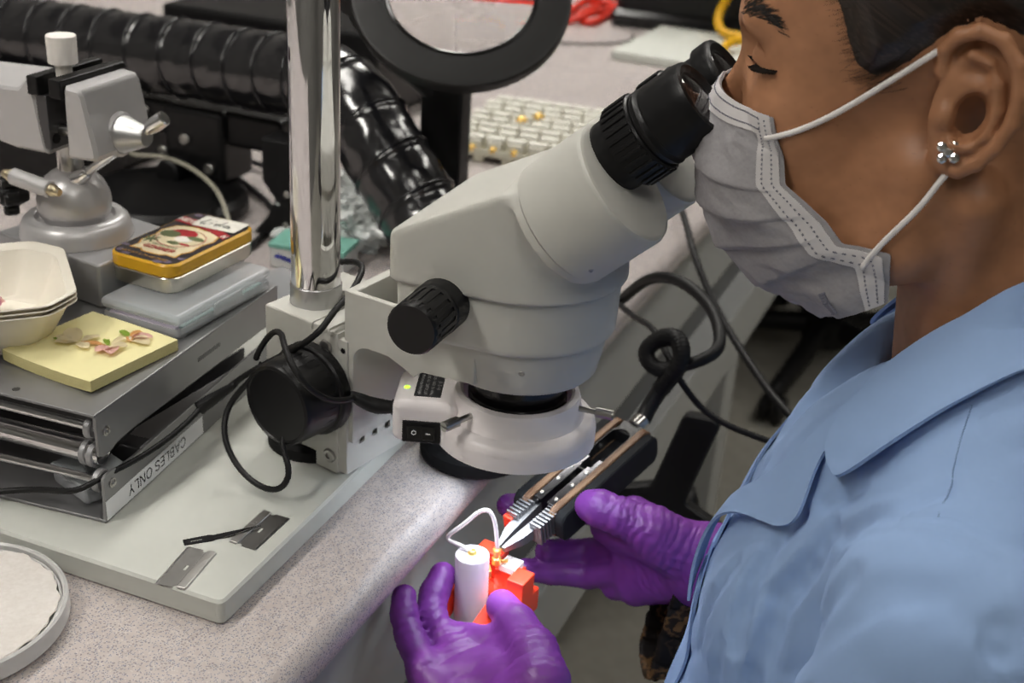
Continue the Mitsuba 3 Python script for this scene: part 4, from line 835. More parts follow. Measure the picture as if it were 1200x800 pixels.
add('black_rest_pad', turned((50, 244, 0.3), (0, 0, 1), [(37, 0), (41, 3), (41, 12), (35, 20), (20, 25), (0, 26)], 72), 'm_foam', 30, 'black dome-shaped rest pad at the bench edge under the ring light', 'rest pad')

# ------------------------------------------------------------------ under the bench
mat('m_chair', pr((0.008, 0.008, 0.0085), 0.5, 0.3))
CC = np.array([95.0, 2150, FLOOR])
add('office_chair__column', cyl(CC + (0, 0, 60), CC + (0, 0, 340), 30, 2), 'm_chair'); add('office_chair__hub', cyl(CC + (0, 0, 50), CC + (0, 0, 120), 52, 8), 'm_chair')
add('office_chair__seat', box(CC[0] - 240, CC[0] + 240, CC[1] - 230, CC[1] + 230, FLOOR + 320, FLOOR + 385, 30, True), 'm_chair')
for k in range(5):
    a = math.radians(-98 + 72 * k); d = np.array([math.cos(a), math.sin(a), 0]); p1 = CC + d * 330 + (0, 0, 72)
    leg = hull(np.vstack([ICO1 * 26 + CC + (0, 0, 100), ICO1 * 18 + p1]))
    g_ = add('office_chair__leg', leg, 'm_chair')
    t2 = np.array([-d[1], d[0], 0])
    add('office_chair__' + g_.split('__')[1] + '__caster', [cyl(p1 - t2 * 24 + (0, 0, -42), p1 - t2 * 6 + (0, 0, -42), 30, 3), cyl(p1 + t2 * 6 + (0, 0, -42), p1 + t2 * 24 + (0, 0, -42), 30, 3)], 'm_chair')
lab('office_chair', 'black swivel chair on casters beyond the bench', 'chair')
tf = sg.Polygon([(-60, -20), (-24, -8), (-9, 58), (23, 58), (6, -18), (44, -34), (36, -66), (10, -72), (-64, -62)]).buffer(-7).buffer(7, 6).buffer(5).buffer(-5)
TFM = np.eye(4); TFM[:3, 0] = unit((1, 0.05, 0)); TFM[:3, 1] = unit((0.02, .22, 1)); TFM[:3, 2] = np.cross(TFM[:3, 0], TFM[:3, 1]); TFM[:3, 3] = (166, 425, -86)
add('floor_stand__pad', put(extr(np.array(tf.exterior.coords)[:-1][::-1], 16, 2), TFM), 'm_chair', 30)
add('floor_stand__post', tube([(160, 442, -115), (190, 470, -240), (270, 540, -560), (330, 590, FLOOR + 22)], 15, 40, 14), 'm_chair', True)
add('floor_stand__foot', cyl((330, 590, FLOOR + .5), (330, 590, FLOOR + 24), 130, 6), 'm_chair')
lab('floor_stand', 'black T-shaped arm support on a leaning post beside the right glove', 'arm support')
# ------------------------------------------------------------------ the person: head
def skin_tex(p, n, uv):
    x, y, z = p.x * 1000, p.y * 1000, p.z * 1000
    a = mikit.fbm(x / 9, y / 9, z / 9, octaves=3); b = mikit.noise(x / 1.3, y / 1.3, z / 1.3)
    c = mikit.mix((0.295, 0.135, 0.067), (0.40, 0.190, 0.098), a)
    return mikit.mix(c, (0.17, 0.072, 0.036), mikit.smoothstep(0.86, 0.99, b) * .35)
mat('m_skin', pr(mikit.proc(skin_tex), 0.46, 0.4, 0.0, sheen=0.1))
f32 = np.float32
YM = 183.6
def head_sdf(p):
    x, y, z = p[..., 0], p[..., 1], p[..., 2]
    q = p.copy(); q[..., 1] = YM - np.abs(y - YM)      # both halves alike; the left one (small y) is described
    d = sd_ell(q, (306, YM, 372), (96, 76, 96))
    d = smin(d, sd_ell(q, (268, YM, 316), (49, 60, 66)), 22)                 # face
    d = smin(d, sd_ell(q, (274, YM - 20, 262), (54, 42, 48)), 24)            # lower face
    d = smin(d, sd_cap(q, (318, YM - 58, 290), (314, YM - 52, 254), 15, 15), 24)
    d = smin(d, sd_cap(q, (314, YM - 53, 252), (256, YM - 16, 216), 14, 13), 22)   # jaw
    d = smin(d, sd_cap(q, (246, YM - 8, 220), (246, YM + 8, 220), 15), 16)   # chin
    d = smin(d, sd_ell(q, (254, YM - 44, 302), (20, 18, 17)), 20)            # cheekbone
    d = smin(d, sd_cap(q, (222.5, YM - 2, 342), (228, YM - 42, 347), 8.5, 7.5), 12)     # brow
    d = smin(d, sd_cap(q, (224.5, YM, 330), (204, YM, 286), 5.5, 8.5), 9)        # nose
    d = smin(d, sd_ell(q, (209, YM - 11, 281), (10, 7.5, 7)), 7)
    d = smin(d, sd_ell(q, (217, YM, 250), (13, 26, 16)), 14)                 # mouth
    d = smax(d, -sd_ell(q, (219, YM - 33, 330), (13, 18, 12)), 8)            # eye socket
    d = smin(d, sd_ell(q, (237.5, YM - 32, 328), (12.6, 14.5, 12.8)), 3.0)        # lidded eyeball
    lid = np.abs((z - 325) - .12 * (x - 226) + .008 * (q[..., 1] - YM + 32) ** 2)
    d = d + 2.6 * np.exp(-(lid / 1.4) ** 2) * np.exp(-(((x - 228) / 13) ** 2 + ((q[..., 1] - YM + 33) / 12) ** 2) ** 2)
    cre = np.abs((z - 335.5) - .05 * (x - 226) + .014 * (q[..., 1] - YM + 32) ** 2)
    d = d + 1.6 * np.exp(-(cre / 1.2) ** 2) * np.exp(-(((x - 230) / 15) ** 2 + ((q[..., 1] - YM + 34) / 13) ** 2) ** 2)
    d = smin(d, sd_cap(p, (352, YM, 292), (378, YM, 150), 47, 57), 16)       # neck
    d = smin(d, sd_cap(q, (344, YM - 58, 280), (342, YM - 22, 178), 12, 9), 16)   # the long neck muscle
    # ear: a tilted plate with rim, inner fold, hollow, tragus and lobe
    e = sd_ell(q, (335, YM - 75, 328), (19, 4.5, 31), rot((0, 1, 0), 10)[:3, :3])
    e = smin(e, sd_ell(q, (328, YM - 73, 304), (8.5, 4, 8)), 5)
    rim = [(325, -73, 331), (318, -74, 342), (317, -77, 352), (321.5, -79, 358.5), (330, -80.5, 362), (340, -81, 359.5), (348, -82, 350), (351.5, -82, 338), (351, -81.5, 325), (346.5, -80, 313), (340, -78, 304), (333, -76, 299.5), (326, -74.5, 300.5)]
    rr = [2.6, 3.0, 3.2, 3.3, 3.4, 3.4, 3.5, 3.5, 3.3, 3.2, 3.6, 4.0, 3.8]
    for k in range(len(rim) - 1): e = smin(e, sd_cap(q, (rim[k][0], YM + rim[k][1], rim[k][2]), (rim[k + 1][0], YM + rim[k + 1][1], rim[k + 1][2]), rr[k], rr[k + 1]), 1.6)
    inner = [(329, -79, 351), (336, -80, 348), (341.5, -80.5, 340), (343.5, -80, 329), (341, -79.5, 318), (336, -78.5, 311.5), (330, -77.5, 309)]
    for k in range(len(inner) - 1): e = smin(e, sd_cap(q, (inner[k][0], YM + inner[k][1], inner[k][2]), (inner[k + 1][0], YM + inner[k + 1][1], inner[k + 1][2]), 2.7, 2.7), 2.2)
    e = smax(e, -sd_ell(q, (331, YM - 82.5, 344), (7.5, 6, 4.6)), 2.0)
    e = smin(e, sd_ell(q, (322.5, YM - 76, 322.5), (4.4, 5, 6.4)), 3)       # tragus
    e = smin(e, sd_ell(q, (329, YM - 79, 311), (4.5, 3, 3.6)), 2.5)
    d = smin(d, e, 4.5)
    d = smax(d, -sd_ell(q, (333, YM - 80, 324), (7.8, 12, 11.5), rot((0, 1, 0), 10)[:3, :3]), 2.2)
    d = smin(d, sd_ell(q, (322.8, YM - 75.5, 322.5), (4.2, 5, 6.2)), 2.5)
    return d.astype(f32)
coarse = nets(head_sdf, (194, 66, 150), (440, 302, 478), 4.0)
fine = nets(head_sdf, (196, 90, 210), (366, 172, 372), 1.2)
# the near side of the face and the ear are meshed finely, the rest coarsely; both come from one surface
def clip_(m, keep):
    c = m.triangles_center; return trimesh.Trimesh(m.vertices, m.faces[keep(c)], process=False)
ins = lambda c, g: (c[:, 0] > 190) & (c[:, 0] < 364 - g) & (c[:, 1] > 60) & (c[:, 1] < 170 - g) & (c[:, 2] > 212 + g) & (c[:, 2] < 370 - g)
add('person__head', trimesh.util.concatenate([clip_(coarse, lambda c: ~ins(c, 4.0)), clip_(fine, lambda c: ins(c, 0))]), 'm_skin', True)
# hair
def hair_tex(p, n, uv):
    x, y, z = p.x * 1000, p.y * 1000, p.z * 1000
    s = mikit.noise(x * .05 + y * .2, (z + x * .55) / .9, y / 1.4)
    return mikit.mix((0.008, 0.005, 0.004), (0.035, 0.020, 0.014), s * s)
mat('m_hair', pr(mikit.proc(hair_tex), 0.42, 0.5))
mat('m_strand', pr((0.012, 0.008, 0.006), 0.6, 0.15))
def hairline(p):     # > 0 where hair grows: behind a plane curve in x-z, both halves
    x, z = p[..., 0], p[..., 2]
    pts = [(180, 430), (236, 400), (262, 372), (269, 360), (274, 348), (279, 338), (289, 333), (300, 340), (312, 352), (330, 366), (356, 356), (359, 330), (360, 312), (370, 296), (392, 284), (450, 276), (450, 520), (180, 520)]
    return -sd_poly(x, z, pts)
def hair_sdf(p):
    h = hairline(p); x, y, z = p[..., 0], p[..., 1], p[..., 2]
    g = np.clip(h / 16, 0, 1); th_ = 0.3 + 7.5 * g * g * (3 - 2 * g)
    w = meshkit.noise(np.stack([x * .03 + z * .04, (z + .6 * x) * .22, y * .16], -1), 3).astype(f32) - .5
    return np.maximum(head_core(p) - th_ - w * 2.2 * g, -h).astype(f32)
def head_core(p):
    q = p.copy(); q[..., 1] = YM - np.abs(p[..., 1] - YM)
    d = sd_ell(q, (306, YM, 372), (96, 76, 96)); d = smin(d, sd_ell(q, (268, YM, 316), (49, 60, 66)), 22)
    d = smin(d, sd_cap(q, (318, YM - 58, 290), (314, YM - 52, 254), 15, 15), 24)
    return smin(d, sd_cap(p, (352, YM, 292), (378, YM, 150), 47, 57), 16)
add('person__hair', nets(hair_sdf, (200, 90, 220), (425, 278, 488), 2.1), 'm_hair', True)
rg = np.random.default_rng(11); st = []
def surfs(X, Z):      # the near side of the head over points (x, z)
    X, Z = np.asarray(X, float), np.asarray(Z, float); lo_, hi_ = np.full(X.shape, 60.0), np.full(X.shape, YM)
    for _ in range(16):
        mid = (lo_ + hi_) / 2; i_ = head_sdf(np.stack([X, mid, Z], -1).astype(f32)) < 0
        hi_ = np.where(i_, mid, hi_); lo_ = np.where(i_, lo_, mid)
    return np.stack([X, lo_, Z], -1)
def surf(x, z, lift=0.0): return surfs([x], [z])[0] - (0, lift, 0)
ks = []
for k in range(110):
    t = rg.random(); x0, z0 = np.interp(t, [0, .25, .5, .7, 1], [256, 265, 271, 276, 290]) + rg.normal() * 2, np.interp(t, [0, .25, .5, .7, 1], [378, 362, 348, 333, 327]) + rg.normal() * 2
    L = 10 + rg.random() * 14; a = math.radians(15 + rg.random() * 35)
    ks.append([(x0 + s * L * math.cos(a), z0 + s * L * math.sin(a) * (.6 + .5 * s), .2 + 2.5 * s) for s in np.linspace(0, 1, 4)])
ks = np.array(ks); pts_ = surfs(ks[..., 0], ks[..., 1]); pts_[..., 1] -= ks[..., 2]
add('person__hair__fine_strand', [tube(q, [.04, .08, .10, .12], 8, 4) for q in pts_], 'm_strand', False, kind='stuff', label='fine dark hairs along the hairline')
ks = []
for k in range(130):
    t = rg.random() ** .9; c = np.array([np.interp(t, [0, .5, 1], [217, 227, 240]), 0, np.interp(t, [0, .5, 1], [351.5, 353, 347.5])]) + [rg.normal() * .6, 0, rg.normal() * (1.9 * (1 - .55 * t))]
    L = 5 + 2.5 * rg.random(); a = math.radians(np.interp(t, [0, .5, 1], [50, 18, -18]) + rg.normal() * 8)
    ks.append([(c[0] + s * L * math.cos(a), c[2] + s * L * math.sin(a), .25 + .3 * s) for s in (0, .5, 1)])
ks = np.array(ks); pts_ = surfs(ks[..., 0], ks[..., 1]); pts_[..., 1] -= ks[..., 2]
add('person__eyebrow', [tube(q, [.22, .24, .1], 4, 4, smooth=False) for q in pts_], 'm_strand', False, label='dark arched eyebrow')
la = []; tl_ = np.linspace(0, 1, 60)
rt_ = surfs(np.interp(tl_, [0, .4, 1], [223.5, 228, 242]), np.interp(tl_, [0, .4, 1], [325.2, 325.0, 327.2]))
for t, b0 in zip(tl_, rt_):
    d = unit((-1 + .75 * t, -.35 - .5 * t, -.42)); L = 4.2 + 1.5 * math.sin(t * 3)
    la.append(tube([b0, b0 + d * L * .5 + (0, 0, -.3), b0 + d * L + (0, 0, .9)], [.34, .28, .08], 5, 4))
add('person__eyelashes', la, 'm_strand', False, kind='stuff', label='dark lashes of the lowered lid')
# mask
def mask_tex(p, n, uv):
    x, y, z = p.x * 1000, p.y * 1000, p.z * 1000
    a = mikit.fbm(x / 1.6, y / 1.6, z / 1.6, octaves=3); b = mikit.fbm(x / 14, y / 14, z / 14, octaves=2)
    return mikit.mix((0.235, 0.225, 0.235), (0.345, 0.335, 0.345), a * .6 + b * .4)
mat('m_mask', pr(mikit.proc(mask_tex), 0.85, 0.15))
mat('m_mask_trim', pr((0.55, 0.53, 0.53), 0.75, 0.2)); mat('m_loop', pr((0.72, 0.69, 0.67), 0.7, 0.2)); mat('m_stitch', pr((0.16, 0.16, 0.19), 0.8, 0.2))
front = np.array([(206, 309), (200.5, 296), (198, 283.7), (198.5, 264.5), (205, 247.5), (213, 232.5), (228.5, 215.1), (243.5, 203.2), (258, 198), (273, 196.0)])
side = np.array([(248.6, 127.5, 305.3), (251, 122.5, 296), (252.6, 119.5, 290.5), (256.1, 117, 275.7), (267, 115, 269.6), (279, 114, 261.7), (288.2, 113.5, 252.4), (311.8, 113.5, 253.6), (313, 114.5, 240), (314.2, 118, 226)])
tv = np.array([0, .12, .22, .36, .47, .57, .68, .78, .89, 1.0])
NV, NU = 150, 161
vs = np.linspace(0, 1, NV); us = np.linspace(-1, 1, NU)
F_ = CubicSpline(tv, front)(vs); L_s = np.stack([np.interp(vs, tv, side[:, k]) for k in range(3)], 1)
for k in range(3): L_s[:, k] = np.convolve(np.pad(L_s[:, k], 1, mode='edge'), np.ones(3) / 3, 'valid')
fold = np.zeros((NV, NU)); U = us[None]; V = vs[:, None]
for v0, v1, s0 in ((.30, .40, 1.0), (.46, .53, 1.2), (.60, .63, 1.2), (.76, .70, 1.0)):    # pleats: a step that runs from the front (v0) to the side (v1)
    vc = v0 + (v1 - v0) * np.abs(U) ** 1.5; sdist = (V - vc) * 60
    fold += s0 * np.where(sdist < 0, np.exp(sdist / 4.5), np.exp(-sdist / .35)) * 2.6 * (1 - np.abs(U) ** 8) * (0.5 + .5 * np.sin(np.pi * np.clip(np.abs(U), 0, 1)))
wrk = (meshkit.fbm(np.stack([U * 5 + 0 * V, V * 7 + U * 2, 0 * U + 0 * V + 2], -1), 3, seed=21) - .5) * 8.0 * (1 - np.abs(U) ** 6) * np.minimum(1, V * 8)
ang = np.abs(U) ** 1.08 * (np.pi / 2)
co = np.cos(ang) ** 0.82
yy = np.where(U < 0, YM - (YM - L_s[:, 1:2]) * np.sin(ang), YM + (YM - L_s[:, 1:2]) * np.sin(ang))
xx = F_[:, :1] * co + L_s[:, :1] * (1 - co); zz = F_[:, 1:] * co + L_s[:, 2:] * (1 - co)
nose = np.exp(-(U * 3.2) ** 2) * np.exp(-(V / .16) ** 2)
P_ = np.stack([xx, yy, zz], -1)
du = np.gradient(P_, axis=1); dv = np.gradient(P_, axis=0); nn = np.cross(du, dv); nn /= np.linalg.norm(nn, axis=2, keepdims=True) + 1e-9
if nn[NV // 2, NU // 2, 0] > 0: nn = -nn
P_ = P_ + nn * (fold + wrk)[..., None]
def push(P, gap):
    for _ in range(3):
        d = head_sdf(P.astype(f32)); e = 0.6
        g = np.stack([head_sdf((P + np.eye(3)[k] * e).astype(f32)) - d for k in range(3)], -1) / e
        g /= np.linalg.norm(g, axis=-1, keepdims=True) + 1e-6
        P = P + g * np.maximum(gap - d, 0)[..., None]
    return P
P_ = push(P_, 1.6)
def sheet(P, t=0.8):
    a, b = P.shape[:2]; du = np.gradient(P, axis=1); dv = np.gradient(P, axis=0); n = np.cross(du, dv); n /= np.linalg.norm(n, axis=2, keepdims=True) + 1e-9
    v = np.vstack([(P + n * t / 2).reshape(-1, 3), (P - n * t / 2).reshape(-1, 3)]); i, j = np.meshgrid(np.arange(a - 1), np.arange(b - 1), indexing='ij')
    q = np.stack([i * b + j, i * b + j + 1, (i + 1) * b + j + 1, (i + 1) * b + j], -1).reshape(-1, 4); N_ = a * b
    qs = [q, q[:, ::-1] + N_]
    e = [np.arange(b - 1), (a - 1) * b + np.arange(b - 1)[::-1] + 1]
    bd = np.r_[np.arange(b), (np.arange(1, a) + 1) * b - 1, (a - 1) * b + np.arange(b - 1)[::-1], np.arange(1, a - 1)[::-1] * b]
    nx = np.roll(bd, -1); qs.append(np.stack([bd, bd + N_, nx + N_, nx], 1)); q = np.vstack(qs)
    return trimesh.Trimesh(v, np.vstack([q[:, [0, 1, 2]], q[:, [0, 2, 3]]]), process=False)
add('person__face_mask', sheet(P_, 1.0), 'm_mask', 40, label='grey pleated disposable face mask')
lift = nn * 1.0
add('person__face_mask__top_band', sheet((P_ + lift)[:17, 6:-6], .7), 'm_mask_trim', 40)
add('person__face_mask__seam', [tube((P_ + nn * 1.5)[k, 6:-6:4], .35, 120, 6) for k in (4, 12)], 'm_stitch', True)
add('person__face_mask__side_weld', sheet((P_ + lift)[:, 1:9], .7), 'm_mask_trim', 40)
st_ = []
for kk in (3, 6):
    for r_ in range(4, NV - 3, 3):
        a, b = (P_ + nn * 1.5)[r_, kk], (P_ + nn * 1.5)[r_ + 1, kk]; st_.append(cyl(a, b + (b - a) * .3, .42, 0, 6))
add('person__face_mask__weld_stitch', st_, 'm_stitch', False, kind='stuff', label='dashed dark weld marks along the mask edge')
s1 = (P_ + nn * 2)[18, 4]; s2 = (P_ + nn * 2)[int(NV * .79), 6]
add('person__face_mask__ear_loop', tube([s1, surf(270, 311, 3), surf(290, 328, 3.5), surf(306, 343, 3.5), np.array([318, 108, 354]), np.array([328, 112, 360]), np.array([342, 116, 352]), np.array([346, 118, 330])], 1.5, 60, 10), 'm_loop', True)
add('person__face_mask__ear_loop', tube([s2, surf(313, 268, 4), surf(322, 283, 4.5), np.array([329, 108.5, 297]), np.array([336, 113, 304]), np.array([344, 117, 322])], 1.5, 50, 10), 'm_loop', True)
mk = (P_ + nn * 1.6)
add('person__face_mask__print', [cyl(mk[r_, 20], mk[r_, 22], .9, 0, 6) for r_ in range(int(NV * .84), int(NV * .96), 2)], 'm_stitch', False)
# ear stud
ec = np.array([327.4, 102.6, 307.8]); EM = frame(ec, (.05, -1, .12), (1, 0, .2)) @ np.diag([1.35, 1.35, 0.8, 1])
sd_ = [put(turned((0, 0, 0), (0, 0, 1), [(1.6, 0), (1.6, .8), (1.0, 1.6)], 8), EM)]
for k in range(4): sd_.append(put(put(turned((0, 0, 0), (0, 0, 1), [(1.7, 0), (1.7, .6), (.9, 1.5)], 8), rotz(45 + 90 * k, (2.7 * math.cos(math.radians(45 + 90 * k)), 2.7 * math.sin(math.radians(45 + 90 * k)), 0))), EM))
mat('m_stud', pr((0.75, 0.74, 0.70), 0.12, 0.5, 1.0))
add('person__ear_stud', sd_, 'm_stud', False, label='small sparkling square ear stud')
lab('person', 'person in a light blue lab coat and grey mask bending to the microscope eyepieces', 'person')
# ------------------------------------------------------------------ the person: lab coat
def coat_tex(p, n, uv):
    x, y, z = p.x * 1000, p.y * 1000, p.z * 1000
    a = mikit.fbm(x / 40, y / 40, z / 40, octaves=2)
    return mikit.mix((0.24, 0.355, 0.58), (0.27, 0.39, 0.62), a)
mat('m_coat', pr(mikit.proc(coat_tex), 0.75, 0.2, 0.0, sheen=0.35)); mat('m_coat_in', pr((0.12, 0.18, 0.32), 0.85, 0.2)); mat('m_seam', pr((0.16, 0.235, 0.40), 0.85, 0.1))
SHL, ELL, WRL = np.array([374.0, 18, 118]), np.array([330.0, -24, -150]), np.array([158.0, 84, -112])
SHR, ELR, WRR = np.array([378.0, 350, 116]), np.array([372.0, 398, -150]), np.array([236.0, 244, -36])
def body_sdf(p):
    x, y, z = p[..., 0], p[..., 1], p[..., 2]
    q = p.copy(); q[..., 1] = YM - np.abs(y - YM)
    d = sd_ell(q, (350, YM, 10), (98, 148, 190))
    d = smin(d, sd_cap(q, (374, YM - 20, 138), (374, 30, 112), 58, 50), 30)
    d = smin(d, sd_cap(q, (384, YM - 20, 205), (376, 60, 130), 46, 44), 26)
    d = smin(d, sd_ell(q, (330, YM, -150), (112, 150, 190)), 40)
    d = smin(d, sd_ell(q, (292, YM - 50, 20), (46, 58, 62)), 30)
    d = smin(d, sd_ell(q, (290, YM, -10), (48, 66, 62)), 26)
    return d
def arm_sdf(p, sh, el):
    d = sd_cap(p, sh, el, 56, 47)
    return d
def folds(p, o, axis, amp, wl, seed, stretch=5.0):
    """Soft drapery: noise that is long along the axis."""
    a = unit(axis); b = unit(np.cross(a, [0.3, 0.2, 1])); c = np.cross(a, b); r = p - np.asarray(o, f32)
    q = np.stack([(r @ a.astype(f32)) / (wl * stretch), (r @ b.astype(f32)) / wl, (r @ c.astype(f32)) / wl], -1)
    n = meshkit.noise(q, seed) * .65 + meshkit.noise(q * 2.1 + 3, seed + 1) * .35
    return (amp * np.exp(-((n - .5) / .085) ** 2) + .35 * amp * n).astype(f32)
def crease(p, a, b, width, depth):
    """A fold line pressed into the cloth along a segment."""
    t = (sd_cap(p, a, b, 0) / width) ** 2
    return 1.8 * depth * (1 - .5 * t) * np.exp(-t)
def coat_sdf(p):
    d = body_sdf(p)
    aL = arm_sdf(p, SHL, ELL)
    aL = aL + folds(p, SHL, (0.5, -.1, .55), 4.2, 34, 31) 
    d = d + folds(p, (330, 120, 60), (0.75, -.35, 0.9), 1.8, 30, 37)
    d = smin(d, aL, 16)
    d = smin(d, sd_cap(p, ELL, WRL, 47, 36), 14)
    d = smin(d, arm_sdf(p, SHR, ELR), 16)
    for a, b, w, dp in SNAPPED: d = d + crease(p, a, b, w, dp)
    # opening at the neck, down to the chest
    d = smax(d, -sd_cap(p, (352, YM, 300), (376, YM, 160), 56, 62), 5)
    d = smax(d, -sd_cap(p, (300, YM, 196), (262, YM, 110), 42, 8), 8)
    return d.astype(f32)
CREASES = [((313, 72.6, 119), (303.5, 71, 93), 6, 10), ((303.5, 71, 93), (294, 72, 68), 7, 14), ((294, 72, 68), (290, 62, 40), 7, 12),
           ((296, 94, 110), (283, 94, 82), 4.5, 6), ((283, 94, 82), (277, 88, 69), 5, 8), ((277, 88, 69), (273, 74, 30), 5.5, 8),
           ((289, 68, 40), (285, 62, 0), 6, 8), ((355, 42, 173), (336, 34, 161), 7, 3), ((336, 34, 161), (316, 60, 125), 6, 5),
           ((267, 84, 24), (262, 84, -20), 4.5, 6), ((268, 104, 62), (256, 104, 36), 4, 5), ((256, 104, 36), (250, 108, -5), 4.5, 5), ((305, 88, 122), (325, 72, 146), 4.5, 3),
           ((335, 22, 156), (352, 10, 170), 3, 1.6), ((352, 10, 170), (370, 3, 173), 3, 1.6), ((370, 3, 173), (390, -1, 167), 3, 1.6), ((320, 52, 126), (335, 22, 156), 4, 2.4),
           ((318, 30, 128), (300, 40, 76), 6, 3.5), ((332, 4, 140), (312, 18, 84), 7, 3.5)]
SNAPPED = []
_s = []
for a_, b_, w_, d_ in CREASES:          # lay the fold lines on the cloth as it is without them
    q_ = np.array([a_, np.add(a_, b_) / 2, b_], float)
    for _ in range(4):
        v_ = coat_sdf(q_.astype(f32)); g_ = np.stack([coat_sdf((q_ + np.eye(3)[k] * .8).astype(f32)) - v_ for k in range(3)], -1); g_ /= np.linalg.norm(g_, axis=1, keepdims=True) + 1e-6
        q_ = q_ - g_ * v_[:, None] * .9
    _s += [(q_[0], q_[1], w_, d_), (q_[1], q_[2], w_, d_)]
SNAPPED = _s
coatm = nets(coat_sdf, (190, -90, -215), (452, 450, 262), 3.4)
add('person__lab_coat', coatm, 'm_coat', True)
def coons(c0, c1, d0, d1, nu, nv):
    """Patch between c0 (v = 0) and c1 (v = 1), both along u; d0 and d1 close it at u = 0 and u = 1."""
    def rs(c, n): c = np.asarray(c, float); return spline(c, n) if len(c) > 2 else np.linspace(c[0], c[1], n)
    C0, C1, D0, D1 = rs(c0, nu), rs(c1, nu), rs(d0, nv), rs(d1, nv); u = np.linspace(0, 1, nu)[:, None, None]; v = np.linspace(0, 1, nv)[None, :, None]
    return (1 - v) * C0[:, None] + v * C1[:, None] + (1 - u) * D0[None] + u * D1[None] - ((1 - u) * (1 - v) * C0[0] + u * (1 - v) * C0[-1] + (1 - u) * v * C1[0] + u * v * C1[-1])
def lay(P, f, gap, k=3, only_out=False):
    for _ in range(k):
        d = f(P.astype(f32)); e = 1.0; g = np.stack([f((P + np.eye(3)[i] * e).astype(f32)) - d for i in range(3)], -1) / e
        g /= np.linalg.norm(g, axis=-1, keepdims=True) + 1e-6; s = gap - d
        P = P + g * (np.maximum(s, 0) if only_out else s)[..., None]
    return P
cfun = lambda p: smin(body_sdf(p), np.minimum(arm_sdf(p, SHL, ELL), arm_sdf(p, SHR, ELR)), 16)
inner = [(315, 122, 172), (323, 128, 189), (340, 126, 212), (356.5, 121, 232), (372, 117, 249), (395, 122, 260), (420, 145, 262), (432, YM, 260)]
outer = [(318, 82, 142), (331.5, 72, 160), (350, 76, 187), (365.6, 85, 200), (380, 94, 212), (405, 108, 222), (430, 140, 222), (440, YM, 218)]
col = coons(inner, outer, [(315, 122, 172), (305, 105, 147), (318, 82, 142)], [(432, YM, 260), (440, YM, 218)], 64, 16)
vv_ = np.linspace(0, 1, 16)[None]
hd_ = lambda p: np.minimum(head_core(p), cfun(p))
col = lay(col, hd_, (5.0 + 2.5 * vv_ + 0 * np.linspace(0, 1, 64)[:, None]), 4, True)
mir = lambda P: P * [1, -1, 1] + [0, 2 * YM, 0]
add('person__lab_coat__collar', sheet(col, 2.0), 'm_coat', 50); add('person__lab_coat__collar', sheet(mir(col)[:, ::-1], 2.0), 'm_coat', 50)
roll = [(316, 124, 173), (300, 121, 150), (283.6, 121, 125), (268, 135, 97), (254, 155, 66), (244, 170, 36), (240, 176, 10)]
edge_ = [(305, 105, 147), (301, 98, 128), (297, 90, 108), (278, 110, 89), (259, 134, 67), (250, 146, 36), (250, 146, 0)]
lap = coons(roll, edge_, [roll[0], edge_[0]], [roll[-1], edge_[-1]], 60, 18)
uu_ = np.linspace(0, 1, 60)[:, None]; vv_ = np.linspace(0, 1, 18)[None]
lap = lay(lap, cfun, 3.0 + 3.0 * np.clip(uu_ * 1.5, 0, 1) * (1 - 0.35 * vv_) * (1 - .5 * uu_) + 4.5 * np.sin(np.pi * np.clip((uu_ - .45) / .55, 0, 1)) * (.35 + .65 * vv_), 4)
add('person__lab_coat__lapel', sheet(lap, 1.8), 'm_coat', 50)
lap2 = lay(lap, cfun, 0.7 + 0 * uu_ * vv_, 4); add('person__lab_coat__lapel', sheet(mir(lap2)[:, ::-1], 1.8), 'm_coat', 50)
# the front edges below the lapels
fr0 = [(238, 176, 14), (232, 178, -20), (226, 180, -60), (216, 181, -110), (206, 181, -180)]; fr1 = [(252, 140, 14), (246, 140, -20), (238, 142, -60), (230, 142, -110), (222, 142, -180)]
fp_ = coons(fr0, fr1, [fr0[0], fr1[0]], [fr0[-1], fr1[-1]], 40, 10)
fp_ = lay(fp_, cfun, 2.2 - 1.6 * np.linspace(0, 1, 10)[None] + 0 * np.linspace(0, 1, 40)[:, None], 3)
add('person__lab_coat__front_edge', sheet(fp_, 1.8), 'm_coat', 50); add('person__lab_coat__front_edge', sheet(mir(fp_)[:, ::-1], 1.8), 'm_coat', 50)
def seam(pts, r=.55): 
    q = lay(spline(pts, 40)[:, None], coat_sdf, 0.1, 3)[:, 0]; q = np.stack([np.convolve(np.pad(q[:, k], 4, mode='edge'), np.ones(9) / 9, 'valid') for k in range(3)], 1); return tube(q, r, 60, 6)
add('person__lab_coat__seam', seam([(363, 86, 196), (361, 72, 189), (360, 58, 180), (358.5, 40, 174), (358, 22, 168)], .3), 'm_seam', True)
